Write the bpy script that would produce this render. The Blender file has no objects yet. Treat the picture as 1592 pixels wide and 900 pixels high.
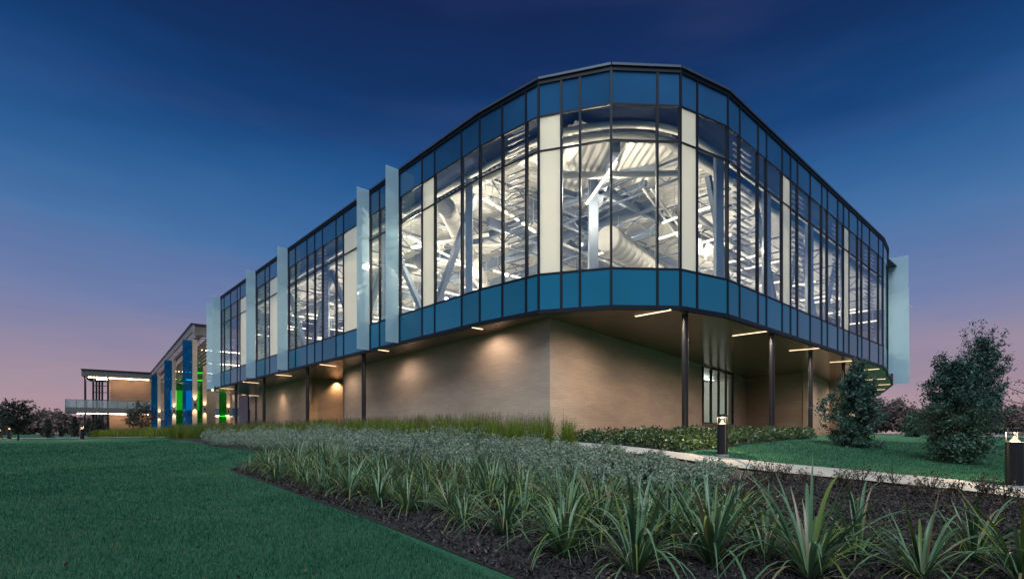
import bpy, math, random
import numpy as np
from mathutils import Vector, Matrix, Quaternion
from mathutils.geometry import delaunay_2d_cdt

random.seed(7)
RNG = np.random.default_rng(11)
scene = bpy.context.scene
COL = scene.collection

# ------------------------------------------------------------------ camera, sky, sun, exposure
EYE = 1.0                      # camera height, world z of the horizon line
FOC, CX, HOR = 820.0, 796.0, 674.0   # focal length, centre and horizon in photo pixels (1592 x 900)
cam_d = bpy.data.cameras.new('camera')
cam_d.sensor_width = 36.0
cam_d.lens = FOC / 1592 * 36
cam_d.shift_y = (HOR - 450) / 1592
cam_d.clip_start = 0.1
cam_d.clip_end = 9000
cam = bpy.data.objects.new('camera', cam_d)
cam.location = (0, 0, EYE)
cam.rotation_euler = (math.radians(90), 0, 0)
COL.objects.link(cam)
scene.camera = cam

def lin(c):
    return tuple(((v / 255) / 12.92 if v / 255 <= 0.04045 else ((v / 255 + 0.055) / 1.055) ** 2.4) for v in c)

world = bpy.data.worlds.new('World')
scene.world = world
world.use_nodes = True
wn, wl = world.node_tree.nodes, world.node_tree.links
wn.clear()
wout = wn.new('ShaderNodeOutputWorld')
wbg = wn.new('ShaderNodeBackground')
tc = wn.new('ShaderNodeTexCoord')
sep = wn.new('ShaderNodeSeparateXYZ')
wl.new(tc.outputs['Generated'], sep.inputs[0])
# thin dusk cloud streaks: noise stretched along the horizon nudges the elevation of the twilight ramp
mp = wn.new('ShaderNodeMapping'); mp.inputs['Scale'].default_value = (1.1, 1.1, 5.0)
wl.new(tc.outputs['Generated'], mp.inputs[0])
nz = wn.new('ShaderNodeTexNoise'); nz.inputs['Scale'].default_value = 1.7; nz.inputs['Detail'].default_value = 5
nz.inputs['Roughness'].default_value = 0.55
wl.new(mp.outputs[0], nz.inputs[0])
nm = wn.new('ShaderNodeMath'); nm.operation = 'MULTIPLY_ADD'; nm.inputs[1].default_value = 0.12; nm.inputs[2].default_value = -0.06
wl.new(nz.outputs[0], nm.inputs[0])
ad = wn.new('ShaderNodeMath'); ad.operation = 'ADD'
wl.new(sep.outputs['Z'], ad.inputs[0]); wl.new(nm.outputs[0], ad.inputs[1])
ramp = wn.new('ShaderNodeValToRGB')
stops = [(0.0, (166, 138, 142)), (0.06, (158, 135, 145)), (0.13, (138, 127, 149)), (0.21, (102, 117, 157)),
         (0.31, (64, 105, 153)), (0.41, (36, 82, 134)), (0.49, (20, 60, 110)), (0.56, (16, 45, 90)), (0.64, (17, 36, 78)), (1.0, (15, 30, 68))]
el = ramp.color_ramp.elements
el[0].position = stops[0][0]; el[0].color = (*lin(stops[0][1]), 1)
el[1].position = stops[-1][0]; el[1].color = (*lin(stops[-1][1]), 1)
for p, c in stops[1:-1]:
    e = el.new(p); e.color = (*lin(c), 1)
wl.new(ad.outputs[0], ramp.inputs[0])
# physical twilight sky mixed in faintly
sky = wn.new('ShaderNodeTexSky'); sky.sky_type = 'NISHITA'; sky.sun_disc = False
sky.sun_elevation = math.radians(1.0); sky.sun_rotation = math.radians(215)
mixs = wn.new('ShaderNodeMix'); mixs.data_type = 'RGBA'; mixs.blend_type = 'ADD'
mixs.inputs[0].default_value = 0.0012
wl.new(ramp.outputs[0], mixs.inputs[6]); wl.new(sky.outputs[0], mixs.inputs[7])
# magenta cloud veil
nz2 = wn.new('ShaderNodeTexNoise'); nz2.inputs['Scale'].default_value = 1.3; nz2.inputs['Detail'].default_value = 6
mp2 = wn.new('ShaderNodeMapping'); mp2.inputs['Scale'].default_value = (0.9, 0.9, 6.0); mp2.inputs['Location'].default_value = (3.1, 1.7, 0.4)
wl.new(tc.outputs['Generated'], mp2.inputs[0]); wl.new(mp2.outputs[0], nz2.inputs[0])
vr = wn.new('ShaderNodeMapRange'); vr.inputs[1].default_value = 0.5; vr.inputs[2].default_value = 0.8; vr.inputs[4].default_value = 0.28
wl.new(nz2.outputs[0], vr.inputs[0])
mixv = wn.new('ShaderNodeMix'); mixv.data_type = 'RGBA'
mixv.inputs[7].default_value = (*lin((76, 80, 128)), 1)
wl.new(vr.outputs[0], mixv.inputs[0]); wl.new(mixs.outputs[2], mixv.inputs[6])
wl.new(mixv.outputs[2], wbg.inputs[0])
wbg.inputs[1].default_value = 0.6
wl.new(wbg.outputs[0], wout.inputs[0])

sun_d = bpy.data.lights.new('sun', 'SUN')
sun_d.energy = 2.1
sun_d.angle = math.radians(42)          # afterglow of the whole western sky behind the camera
sun_d.color = (0.80, 0.93, 1.0)
sun = bpy.data.objects.new('sun', sun_d)
sun.rotation_euler = (math.radians(31), 0, math.radians(-8))
COL.objects.link(sun)

scene.view_settings.view_transform = 'Standard'
scene.view_settings.look = 'None'
scene.view_settings.exposure = 1.0
scene.view_settings.gamma = 1.0
scene.view_settings.use_curve_mapping = False
scene.render.engine = 'CYCLES'
cy = scene.cycles
cy.use_denoising = True
try:
    cy.denoiser = 'OPENIMAGEDENOISE'
except Exception:
    pass
cy.max_bounces = 7
cy.diffuse_bounces = 3
cy.glossy_bounces = 3
cy.transmission_bounces = 4
cy.transparent_max_bounces = 14
cy.caustics_reflective = False
cy.caustics_refractive = False
cy.sample_clamp_indirect = 4.0
cy.use_light_tree = True

# ------------------------------------------------------------------ materials
MATS = {}
def newmat(name):
    m = bpy.data.materials.new(name); m.use_nodes = True
    n, l = m.node_tree.nodes, m.node_tree.links
    MATS[name] = m
    return m, n, l, n['Principled BSDF'], n['Material Output']

def pmat(name, col, rough=0.6, metal=0.0, spec=0.5, var=0.0, vscale=3.0, bump=0.0, bscale=30.0, col2=None, aniso=None):
    """Principled material with world-space noise variation and fine relief."""
    m, n, l, b, o = newmat(name)
    b.inputs['Roughness'].default_value = rough
    b.inputs['Metallic'].default_value = metal
    b.inputs['Specular IOR Level'].default_value = spec
    g = n.new('ShaderNodeNewGeometry')
    mpn = n.new('ShaderNodeMapping'); mpn.inputs['Scale'].default_value = aniso or (1, 1, 1)
    l.new(g.outputs['Position'], mpn.inputs[0])
    c2 = col2 or tuple(max(0, v * (1 - var)) for v in col)
    nt = n.new('ShaderNodeTexNoise'); nt.inputs['Scale'].default_value = vscale; nt.inputs['Detail'].default_value = 6
    l.new(mpn.outputs[0], nt.inputs[0])
    rr = n.new('ShaderNodeMapRange'); rr.inputs[1].default_value = 0.3; rr.inputs[2].default_value = 0.7
    l.new(nt.outputs[0], rr.inputs[0])
    mx = n.new('ShaderNodeMix'); mx.data_type = 'RGBA'
    mx.inputs[6].default_value = (*col, 1); mx.inputs[7].default_value = (*c2, 1)
    l.new(rr.outputs[0], mx.inputs[0]); l.new(mx.outputs[2], b.inputs['Base Color'])
    if bump > 0:
        nb = n.new('ShaderNodeTexNoise'); nb.inputs['Scale'].default_value = bscale; nb.inputs['Detail'].default_value = 4
        l.new(mpn.outputs[0], nb.inputs[0])
        bp = n.new('ShaderNodeBump'); bp.inputs['Strength'].default_value = bump; bp.inputs['Distance'].default_value = 0.02
        l.new(nb.outputs[0], bp.inputs['Height']); l.new(bp.outputs[0], b.inputs['Normal'])
    return m

def emat(name, col, strength):
    m, n, l, b, o = newmat(name)
    n.remove(b)
    e = n.new('ShaderNodeEmission'); e.inputs[0].default_value = (*col, 1); e.inputs[1].default_value = strength
    l.new(e.outputs[0], o.inputs[0])
    return m

def glassmat(name, tint, gloss=(0.8, 0.9, 1.0), ior=1.42, rough=0.02, base=0.0, body=None, body_amt=0.0):
    """Pane glass: tinted see-through, mirror reflection rising at grazing angles, optional milky body."""
    m, n, l, b, o = newmat(name)
    n.remove(b)
    t = n.new('ShaderNodeBsdfTransparent'); t.inputs[0].default_value = (*tint, 1)
    g = n.new('ShaderNodeBsdfGlossy'); g.inputs[0].default_value = (*gloss, 1); g.inputs['Roughness'].default_value = rough
    lw = n.new('ShaderNodeLayerWeight'); lw.inputs[0].default_value = 0.5
    pw = n.new('ShaderNodeMath'); pw.operation = 'POWER'; pw.inputs[1].default_value = 4.5; l.new(lw.outputs['Facing'], pw.inputs[0])
    f0 = ((ior - 1) / (ior + 1)) ** 2
    f = n.new('ShaderNodeMath'); f.operation = 'MULTIPLY_ADD'; f.inputs[1].default_value = 0.62; f.inputs[2].default_value = f0
    l.new(pw.outputs[0], f.inputs[0])
    gp = n.new('ShaderNodeNewGeometry')
    nb = n.new('ShaderNodeTexNoise'); nb.inputs['Scale'].default_value = 0.8; nb.inputs['Detail'].default_value = 1
    l.new(gp.outputs['Position'], nb.inputs[0])
    bp = n.new('ShaderNodeBump'); bp.inputs['Strength'].default_value = 0.06; bp.inputs['Distance'].default_value = 0.05
    l.new(nb.outputs[0], bp.inputs['Height']); l.new(bp.outputs[0], g.inputs['Normal'])
    first = t.outputs[0]
    if body is not None:
        d = n.new('ShaderNodeBsdfDiffuse'); d.inputs[0].default_value = (*body, 1)
        tl = n.new('ShaderNodeBsdfTranslucent'); tl.inputs[0].default_value = (*body, 1)
        ms = n.new('ShaderNodeMixShader'); ms.inputs[0].default_value = 0.5
        l.new(d.outputs[0], ms.inputs[1]); l.new(tl.outputs[0], ms.inputs[2])
        ms2 = n.new('ShaderNodeMixShader'); ms2.inputs[0].default_value = body_amt
        l.new(t.outputs[0], ms2.inputs[1]); l.new(ms.outputs[0], ms2.inputs[2])
        first = ms2.outputs[0]
    fa = n.new('ShaderNodeMath'); fa.operation = 'ADD'; fa.inputs[1].default_value = base; fa.use_clamp = True
    l.new(f.outputs[0], fa.inputs[0])
    mx = n.new('ShaderNodeMixShader')
    l.new(fa.outputs[0], mx.inputs[0]); l.new(first, mx.inputs[1]); l.new(g.outputs[0], mx.inputs[2])
    l.new(mx.outputs[0], o.inputs[0])
    return m

def leafmat(name, cols, rough=0.55, trans=0.25, spec=0.35):
    """Leaf material: hue picked per leaf from the random 'tint' attribute stored on the mesh."""
    m, n, l, b, o = newmat(name)
    at = n.new('ShaderNodeAttribute'); at.attribute_name = 'tint'
    rp = n.new('ShaderNodeValToRGB')
    e = rp.color_ramp.elements
    e[0].position = 0; e[0].color = (*cols[0], 1); e[1].position = 1; e[1].color = (*cols[-1], 1)
    for i, c in enumerate(cols[1:-1]):
        k = e.new((i + 1) / (len(cols) - 1)); k.color = (*c, 1)
    l.new(at.outputs['Fac'], rp.inputs[0])
    l.new(rp.outputs[0], b.inputs['Base Color'])
    b.inputs['Roughness'].default_value = rough; b.inputs['Specular IOR Level'].default_value = spec
    tl = n.new('ShaderNodeBsdfTranslucent'); l.new(rp.outputs[0], tl.inputs[0])
    mx = n.new('ShaderNodeMixShader'); mx.inputs[0].default_value = trans
    l.new(b.outputs[0], mx.inputs[1]); l.new(tl.outputs[0], mx.inputs[2]); l.new(mx.outputs[0], o.inputs[0])
    return m

pmat('frame_metal', (0.008, 0.010, 0.018), 0.5, 0.0, spec=0.25, var=0.3)
pmat('coping_metal', (0.075, 0.095, 0.14), 0.4, 0.3, var=0.2, vscale=1.0)
pmat('black_steel', (0.02, 0.02, 0.024), 0.35, 0.3, var=0.3)
pmat('spandrel_blue', (0.010, 0.130, 0.225), 0.14, 0.0, spec=0.5, var=0.22, vscale=0.25)
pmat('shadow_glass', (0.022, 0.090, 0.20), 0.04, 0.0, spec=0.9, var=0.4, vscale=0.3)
def pane_to_pane(name, lo, hi):
    """Each panel of a batch comes out of the coater a little lighter or darker."""
    n, l = MATS[name].node_tree.nodes, MATS[name].node_tree.links
    b = n['Principled BSDF']; src = b.inputs['Base Color'].links[0].from_socket
    oi = n.new('ShaderNodeObjectInfo'); rr = n.new('ShaderNodeMapRange'); rr.inputs[3].default_value = lo; rr.inputs[4].default_value = hi
    l.new(oi.outputs['Random'], rr.inputs[0])
    mx = n.new('ShaderNodeMix'); mx.data_type = 'RGBA'; mx.blend_type = 'MULTIPLY'; mx.inputs[0].default_value = 1
    l.new(src, mx.inputs[6]); l.new(rr.outputs[0], mx.inputs[7]); l.new(mx.outputs[2], b.inputs['Base Color'])
pane_to_pane('spandrel_blue', 0.88, 1.18)
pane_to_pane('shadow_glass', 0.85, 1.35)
glassmat('clear_glass', (0.92, 0.95, 0.96), gloss=(0.75, 0.92, 1.0), ior=1.85)
glassmat('frosted_glass', (0.9, 0.95, 0.95), ior=1.35, rough=0.15, body=(0.86, 0.84, 0.76), body_amt=0.93)
glassmat('fin_glass', (0.72, 0.88, 0.96), ior=1.4, rough=0.12, body=(0.64, 0.80, 0.87), body_amt=0.74)
glassmat('blue_glass', (0.02, 0.36, 0.80), ior=1.4, body=(0.005, 0.19, 0.36), body_amt=0.35)
glassmat('green_glass', (0.06, 0.60, 0.10), ior=1.4, body=(0.02, 0.26, 0.03), body_amt=0.35)
glassmat('rail_glass', (0.72, 0.86, 0.88), ior=1.5, body=(0.5, 0.62, 0.66), body_amt=0.3)
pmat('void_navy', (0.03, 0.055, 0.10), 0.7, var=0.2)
pmat('white_steel', (0.72, 0.71, 0.68), 0.5, var=0.08)
pmat('deck_steel', (0.80, 0.79, 0.76), 0.5, 0.15, var=0.12, vscale=0.5)
pmat('grey_steel', (0.22, 0.27, 0.35), 0.5, 0.2, var=0.2)
pmat('duct_metal', (0.55, 0.54, 0.51), 0.55, 0.15, var=0.15, vscale=2)
pmat('inner_wall', (0.52, 0.50, 0.46), 0.8, var=0.15, vscale=0.4)
pmat('inner_floor', (0.5, 0.49, 0.47), 0.5, var=0.1)
pmat('concrete', (0.30, 0.285, 0.27), 0.85, var=0.25, vscale=1.2, bump=0.25, bscale=60)
pmat('asphalt', (0.045, 0.06, 0.085), 0.8, var=0.3, vscale=0.6)
pmat('pale_ground', (0.26, 0.21, 0.20), 0.9, var=0.3, vscale=0.3)
pmat('mulch', (0.016, 0.012, 0.012), 0.95, var=0.6, vscale=9, bump=1.0, bscale=40)
pmat('bark', (0.055, 0.042, 0.034), 0.9, var=0.4, vscale=8, bump=0.6, bscale=40)
pmat('tan_metal', (0.34, 0.27, 0.22), 0.45, 0.2, var=0.15)
pmat('fascia_grey', (0.12, 0.11, 0.105), 0.5, 0.1, var=0.2)
pmat('fascia_mid', (0.19, 0.185, 0.18), 0.5, 0.1, var=0.15)
pmat('fascia_tan', (0.28, 0.25, 0.22), 0.5, 0.1, var=0.15)
emat('warm_tube', (1.0, 0.68, 0.40), 1.5)
emat('terrace_tube', (1.0, 0.66, 0.42), 18.0)
emat('hall_tube', (1.0, 0.84, 0.58), 2.2)
emat('hall_spot', (1.0, 0.95, 0.85), 8.0)
emat('lamp_core', (1.0, 0.72, 0.42), 16.0)
emat('room_panel', (0.85, 1.0, 0.92), 3.0)
emat('reflector', (1.0, 0.74, 0.45), 0.9)
emat('window_glow', (1.0, 0.84, 0.58), 1.1)
glassmat('lens_glass', (0.95, 0.93, 0.9), ior=1.3)

def brickmat(name, c1, c2, mortar):
    m, n, l, b, o = newmat(name)
    g = n.new('ShaderNodeNewGeometry')
    s = n.new('ShaderNodeSeparateXYZ'); l.new(g.outputs['Position'], s.inputs[0])
    # run coordinate along the wall whatever its heading: position dotted with the wall's horizontal tangent
    cr = n.new('ShaderNodeVectorMath'); cr.operation = 'CROSS_PRODUCT'; cr.inputs[1].default_value = (0, 0, 1)
    l.new(g.outputs['True Normal'], cr.inputs[0])
    dt = n.new('ShaderNodeVectorMath'); dt.operation = 'DOT_PRODUCT'
    l.new(cr.outputs[0], dt.inputs[0]); l.new(g.outputs['Position'], dt.inputs[1])
    cb = n.new('ShaderNodeCombineXYZ'); l.new(dt.outputs['Value'], cb.inputs[0]); l.new(s.outputs['Z'], cb.inputs[1])
    br = n.new('ShaderNodeTexBrick'); l.new(cb.outputs[0], br.inputs[0])
    br.inputs['Scale'].default_value = 1.0; br.inputs['Brick Width'].default_value = 0.62; br.inputs['Row Height'].default_value = 0.095
    br.inputs['Mortar Size'].default_value = 0.007; br.inputs['Mortar Smooth'].default_value = 0.4
    br.inputs['Color1'].default_value = (*c1, 1); br.inputs['Color2'].default_value = (*c2, 1); br.inputs['Mortar'].default_value = (*mortar, 1)
    nt = n.new('ShaderNodeTexNoise'); nt.inputs['Scale'].default_value = 0.9; nt.inputs['Detail'].default_value = 7
    mpn = n.new('ShaderNodeMapping'); mpn.inputs['Scale'].default_value = (0.5, 0.5, 1.8)
    l.new(g.outputs['Position'], mpn.inputs[0]); l.new(mpn.outputs[0], nt.inputs[0])
    rr = n.new('ShaderNodeMapRange'); rr.inputs[1].default_value = 0.35; rr.inputs[2].default_value = 0.75; rr.inputs[3].default_value = 1.06; rr.inputs[4].default_value = 0.84
    l.new(nt.outputs[0], rr.inputs[0])
    mx = n.new('ShaderNodeMix'); mx.data_type = 'RGBA'; mx.blend_type = 'MULTIPLY'; mx.inputs[0].default_value = 1
    l.new(br.outputs[0], mx.inputs[6]); l.new(rr.outputs[0], mx.inputs[7])
    l.new(mx.outputs[2], b.inputs['Base Color'])
    b.inputs['Roughness'].default_value = 0.85
    bp = n.new('ShaderNodeBump'); bp.inputs['Strength'].default_value = 0.5; bp.inputs['Distance'].default_value = 0.01; bp.invert = True
    l.new(br.outputs['Fac'], bp.inputs['Height']); l.new(bp.outputs[0], b.inputs['Normal'])
    return m
brickmat('tan_brick', (0.47, 0.36, 0.285), (0.43, 0.325, 0.255), (0.33, 0.25, 0.195))
brickmat('warm_panel', (0.40, 0.29, 0.22), (0.36, 0.26, 0.20), (0.24, 0.17, 0.13))

def plankmat(name, col, rough, direction, pitch):
    m, n, l, b, o = newmat(name)
    g = n.new('ShaderNodeNewGeometry')
    mpn = n.new('ShaderNodeMapping'); mpn.inputs['Rotation'].default_value = (0, 0, direction)
    l.new(g.outputs['Position'], mpn.inputs[0])
    wv = n.new('ShaderNodeTexWave'); wv.inputs['Scale'].default_value = 1 / pitch / 3.1416 * 3.1416 / 2; wv.wave_profile = 'SAW'
    l.new(mpn.outputs[0], wv.inputs[0])
    rr = n.new('ShaderNodeMapRange'); rr.inputs[1].default_value = 0.86; rr.inputs[2].default_value = 0.99; rr.inputs[3].default_value = 1.0; rr.inputs[4].default_value = 0.0
    l.new(wv.outputs[1], rr.inputs[0])
    bp = n.new('ShaderNodeBump'); bp.inputs['Strength'].default_value = 0.25; bp.inputs['Distance'].default_value = 0.01
    l.new(rr.outputs[0], bp.inputs['Height']); l.new(bp.outputs[0], b.inputs['Normal'])
    mx = n.new('ShaderNodeMix'); mx.data_type = 'RGBA'
    mx.inputs[6].default_value = (*[v * 0.45 for v in col], 1); mx.inputs[7].default_value = (*col, 1)
    l.new(rr.outputs[0], mx.inputs[0]); l.new(mx.outputs[2], b.inputs['Base Color'])
    b.inputs['Roughness'].default_value = rough; b.inputs['Metallic'].default_value = 0.15
    return m
plankmat('soffit_planks', (0.25, 0.14, 0.10), 0.22, math.radians(-42.6), 0.2)

leafmat('grass_leaf', [(0.006, 0.044, 0.031), (0.017, 0.085, 0.052), (0.038, 0.122, 0.064), (0.12, 0.155, 0.075)], 0.7, 0.25, 0.15)
leafmat('strap_leaf', [(0.024, 0.062, 0.022), (0.055, 0.125, 0.055), (0.125, 0.21, 0.12), (0.115, 0.165, 0.03), (0.22, 0.17, 0.10)], 0.42, 0.25, 0.45)
leafmat('silver_leaf', [(0.09, 0.125, 0.085), (0.20, 0.255, 0.185), (0.36, 0.42, 0.33)], 0.75, 0.2, 0.15)
leafmat('meadow_leaf', [(0.045, 0.09, 0.014), (0.10, 0.16, 0.022), (0.20, 0.26, 0.035), (0.15, 0.11, 0.045)], 0.65, 0.3, 0.15)
leafmat('plume_leaf', [(0.09, 0.06, 0.055), (0.13, 0.085, 0.075)], 0.8, 0.3, 0.1)
leafmat('hedge_leaf', [(0.022, 0.045, 0.014), (0.04, 0.075, 0.022), (0.075, 0.105, 0.035)], 0.4, 0.2, 0.5)
leafmat('holly_leaf', [(0.010, 0.030, 0.022), (0.026, 0.068, 0.052), (0.065, 0.145, 0.115)], 0.45, 0.2, 0.4)
leafmat('dusk_leaf', [(0.020, 0.028, 0.026), (0.032, 0.042, 0.036), (0.045, 0.05, 0.04)], 0.7, 0.2, 0.2)
leafmat('hazed_leaf', [(0.11, 0.076, 0.074), (0.15, 0.105, 0.10), (0.19, 0.135, 0.125)], 0.9, 0.15, 0.05)  # brown foliage with the distance haze put into the leaf colour
leafmat('twig_leaf', [(0.05, 0.07, 0.03), (0.09, 0.075, 0.045), (0.12, 0.055, 0.04)], 0.7, 0.2, 0.2)
leafmat('chip', [(0.010, 0.008, 0.008), (0.024, 0.018, 0.018), (0.045, 0.035, 0.034), (0.11, 0.09, 0.09)], 0.95, 0.0, 0.1)

# ground sheet: turf colour with mottling
def turfmat():
    m, n, l, b, o = newmat('turf')
    g = n.new('ShaderNodeNewGeometry')
    n1 = n.new('ShaderNodeTexNoise'); n1.inputs['Scale'].default_value = 0.5; n1.inputs['Detail'].default_value = 5
    n2 = n.new('ShaderNodeTexNoise'); n2.inputs['Scale'].default_value = 28; n2.inputs['Detail'].default_value = 5; n2.inputs['Roughness'].default_value = 0.7
    l.new(g.outputs['Position'], n1.inputs[0]); l.new(g.outputs['Position'], n2.inputs[0])
    r1 = n.new('ShaderNodeValToRGB'); l.new(n1.outputs[0], r1.inputs[0])
    r1.color_ramp.elements[0].position = 0.3; r1.color_ramp.elements[0].color = (0.018, 0.082, 0.046, 1)
    r1.color_ramp.elements[1].position = 0.7; r1.color_ramp.elements[1].color = (0.034, 0.108, 0.054, 1)
    r2 = n.new('ShaderNodeMapRange'); r2.inputs[1].default_value = 0.3; r2.inputs[2].default_value = 0.7; r2.inputs[3].default_value = 0.65; r2.inputs[4].default_value = 1.2
    l.new(n2.outputs[0], r2.inputs[0])
    mx = n.new('ShaderNodeMix'); mx.data_type = 'RGBA'; mx.blend_type = 'MULTIPLY'; mx.inputs[0].default_value = 1
    l.new(r1.outputs[0], mx.inputs[6]); l.new(r2.outputs[0], mx.inputs[7]); l.new(mx.outputs[2], b.inputs['Base Color'])
    b.inputs['Roughness'].default_value = 0.95; b.inputs['Specular IOR Level'].default_value = 0.1
    bp = n.new('ShaderNodeBump'); bp.inputs['Strength'].default_value = 0.8; bp.inputs['Distance'].default_value = 0.03
    l.new(n2.outputs[0], bp.inputs['Height']); l.new(bp.outputs[0], b.inputs['Normal'])
turfmat()

# ------------------------------------------------------------------ object helpers
def tag(o, label=None, cat=None, group=None, kind=None):
    if label: o['label'] = label
    if cat: o['category'] = cat
    if group: o['group'] = group
    if kind: o['kind'] = kind
    return o

def thing(name, label, cat, loc, group=None):
    o = bpy.data.objects.new(name, None); COL.objects.link(o)
    o.location = loc; o.empty_display_size = 0.3
    return tag(o, label, cat, group)

def wloc(o):
    v = Vector((0, 0, 0))
    while o is not None:
        v += Vector(o.location); o = o.parent
    return v

def link(name, mesh, parent=None, loc=(0, 0, 0)):
    """Mesh object with its origin at a world location, optionally a child."""
    o = bpy.data.objects.new(name, mesh); COL.objects.link(o)
    o.location = Vector(loc)
    if parent is not None:
        o.parent = parent
        o.location = Vector(loc) - wloc(parent)
    return o

def mesh_np(name, V, F, mat, tint=None, smooth=False):
    """Mesh from numpy: V (n,3), F (m,3) or (m,4)."""
    V = np.asarray(V, dtype=np.float32); F = np.asarray(F, dtype=np.int32)
    me = bpy.data.meshes.new(name)
    k = F.shape[1]
    me.vertices.add(len(V)); me.vertices.foreach_set('co', V.ravel())
    me.loops.add(F.size); me.loops.foreach_set('vertex_index', F.ravel())
    me.polygons.add(len(F))
    me.polygons.foreach_set('loop_start', np.arange(0, F.size, k, dtype=np.int32))
    me.polygons.foreach_set('loop_total', np.full(len(F), k, dtype=np.int32))
    if smooth:
        me.polygons.foreach_set('use_smooth', np.ones(len(F), dtype=bool))
    if tint is not None:
        a = me.attributes.new('tint', 'FLOAT', 'POINT')
        a.data.foreach_set('value', np.asarray(tint, dtype=np.float32))
    me.update(calc_edges=True)
    if mat: me.materials.append(MATS[mat])
    return me

UNIT_F = [(0, 2, 3, 1), (4, 5, 7, 6), (0, 1, 5, 4), (2, 6, 7, 3), (0, 4, 6, 2), (1, 3, 7, 5)]
UNIT_V = [(x, y, z) for z in (-.5, .5) for y in (-.5, .5) for x in (-.5, .5)]
_unit = {}
def unit_box(mat):
    if mat not in _unit:
        me = bpy.data.meshes.new('box_' + mat); me.from_pydata(UNIT_V, [], UNIT_F); me.update(); me.materials.append(MATS[mat])
        _unit[mat] = me
    return _unit[mat]

def box2(name, mat, p, q, z0, z1, t, parent, off=0.0):
    """Upright box standing on the plan line p-q, thickness t, shifted off along the right-hand normal."""
    d = Vector((q[0] - p[0], q[1] - p[1])); L = d.length; d /= L
    nrm = Vector((d.y, -d.x))
    c = (Vector((p[0] + q[0], p[1] + q[1])) / 2) + nrm * off
    o = link(name, unit_box(mat), parent, (c.x, c.y, (z0 + z1) / 2))
    o.rotation_euler = (0, 0, math.atan2(d.y, d.x)); o.scale = (L, t, z1 - z0)
    return o

def bar(name, mat, a, b, w, h, parent):
    """Rectangular bar between two 3-D points (w across, h high)."""
    a, b = Vector(a), Vector(b); d = b - a
    o = link(name, unit_box(mat), parent, (a + b) / 2)
    o.rotation_mode = 'QUATERNION'
    x = d.normalized(); y = Vector((0, 0, 1)).cross(x)
    if y.length < 1e-4: y = Vector((0, 1, 0))
    y.normalize(); z = x.cross(y)
    o.rotation_quaternion = Matrix((x, y, z)).transposed().to_quaternion()
    o.scale = (d.length, w, h)
    return o

def boxes_np(segs):
    """One mesh of bars: segs = (a, b, w, h)."""
    V, F = [], []
    for a, b, w, h in segs:
        a, b = Vector(a), Vector(b); d = b - a; L = d.length
        x = d / L; y = Vector((0, 0, 1)).cross(x)
        if y.length < 1e-4: y = Vector((0, 1, 0))
        y.normalize(); z = x.cross(y); c = (a + b) / 2
        k = len(V)
        for u in UNIT_V:
            V.append(c + x * (u[0] * L) + y * (u[1] * w) + z * (u[2] * h))
        F += [tuple(i + k for i in f) for f in UNIT_F]
    return np.array([tuple(v) for v in V]), np.array(F)

def tube_np(pts, radii, n=8, cap=True):
    pts = [Vector(p) for p in pts]
    V, F = [], []
    for i, p in enumerate(pts):
        d = (pts[min(i + 1, len(pts) - 1)] - pts[max(i - 1, 0)]).normalized()
        u = d.cross(Vector((0.31, 0.17, 0.93)))
        if u.length < 0.05: u = d.cross(Vector((1, 0, 0)))
        u.normalize(); v = d.cross(u)
        for k in range(n):
            a = 2 * math.pi * k / n
            V.append(tuple(p + (u * math.cos(a) + v * math.sin(a)) * radii[i]))
    for i in range(len(pts) - 1):
        for k in range(n):
            a, b = i * n + k, i * n + (k + 1) % n
            F.append((a, b, b + n, a + n))
    if cap:
        for base, rev in ((0, True), ((len(pts) - 1) * n, False)):
            V.append(tuple(pts[0] if rev else pts[-1])); c = len(V) - 1
            for k in range(n):
                a, b = base + k, base + (k + 1) % n
                F.append((b, a, c, c) if rev else (a, b, c, c))
    return np.array(V), np.array(F)

def quads_clean(F):
    """Degenerate quads (repeated last vertex) -> mixed face list."""
    return [tuple(f[:3]) if f[2] == f[3] else tuple(f) for f in F.tolist()]

def mesh_mixed(name, V, F, mat, smooth=False, tint=None):
    me = bpy.data.meshes.new(name)
    me.from_pydata([tuple(v) for v in V], [], quads_clean(np.asarray(F)))
    if smooth:
        me.polygons.foreach_set('use_smooth', [True] * len(me.polygons))
    if tint is not None:
        a = me.attributes.new('tint', 'FLOAT', 'POINT'); a.data.foreach_set('value', np.asarray(tint, dtype=np.float32))
    me.update(); me.materials.append(MATS[mat])
    return me

def merge(parts):
    V, F, k = [], [], 0
    for v, f in parts:
        V.append(v); F.append(f + k); k += len(v)
    return np.concatenate(V), np.concatenate(F)

def lathe(name, prof, mat, n=20, smooth=True):
    V, F = [], []
    for r, z in prof:
        for k in range(n):
            a = 2 * math.pi * k / n
            V.append((r * math.cos(a), r * math.sin(a), z))
    for i in range(len(prof) - 1):
        for k in range(n):
            a, b = i * n + k, i * n + (k + 1) % n
            F.append((a, b, b + n, a + n))
    me = bpy.data.meshes.new(name); me.from_pydata(V, [], F)
    me.polygons.foreach_set('use_smooth', [smooth] * len(F))
    me.update(); me.materials.append(MATS[mat])
    if smooth:
        try: me.set_sharp_from_angle(angle=math.radians(35))
        except Exception: pass
    return me

def poly_slab(name, pts, z0, z1, mat, parent=None, loc=None):
    """Flat-topped slab over a plan polygon."""
    n = len(pts); lx, ly, lz = loc or (0, 0, 0)
    V = [(x - lx, y - ly, z0 - lz) for x, y in pts] + [(x - lx, y - ly, z1 - lz) for x, y in pts]
    F = [tuple(range(n - 1, -1, -1)), tuple(range(n, 2 * n))] + [(i, (i + 1) % n, n + (i + 1) % n, n + i) for i in range(n)]
    me = bpy.data.meshes.new(name); me.from_pydata(V, [], F); me.update(); me.materials.append(MATS[mat])
    return link(name, me, parent, loc or (0, 0, 0))

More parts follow.
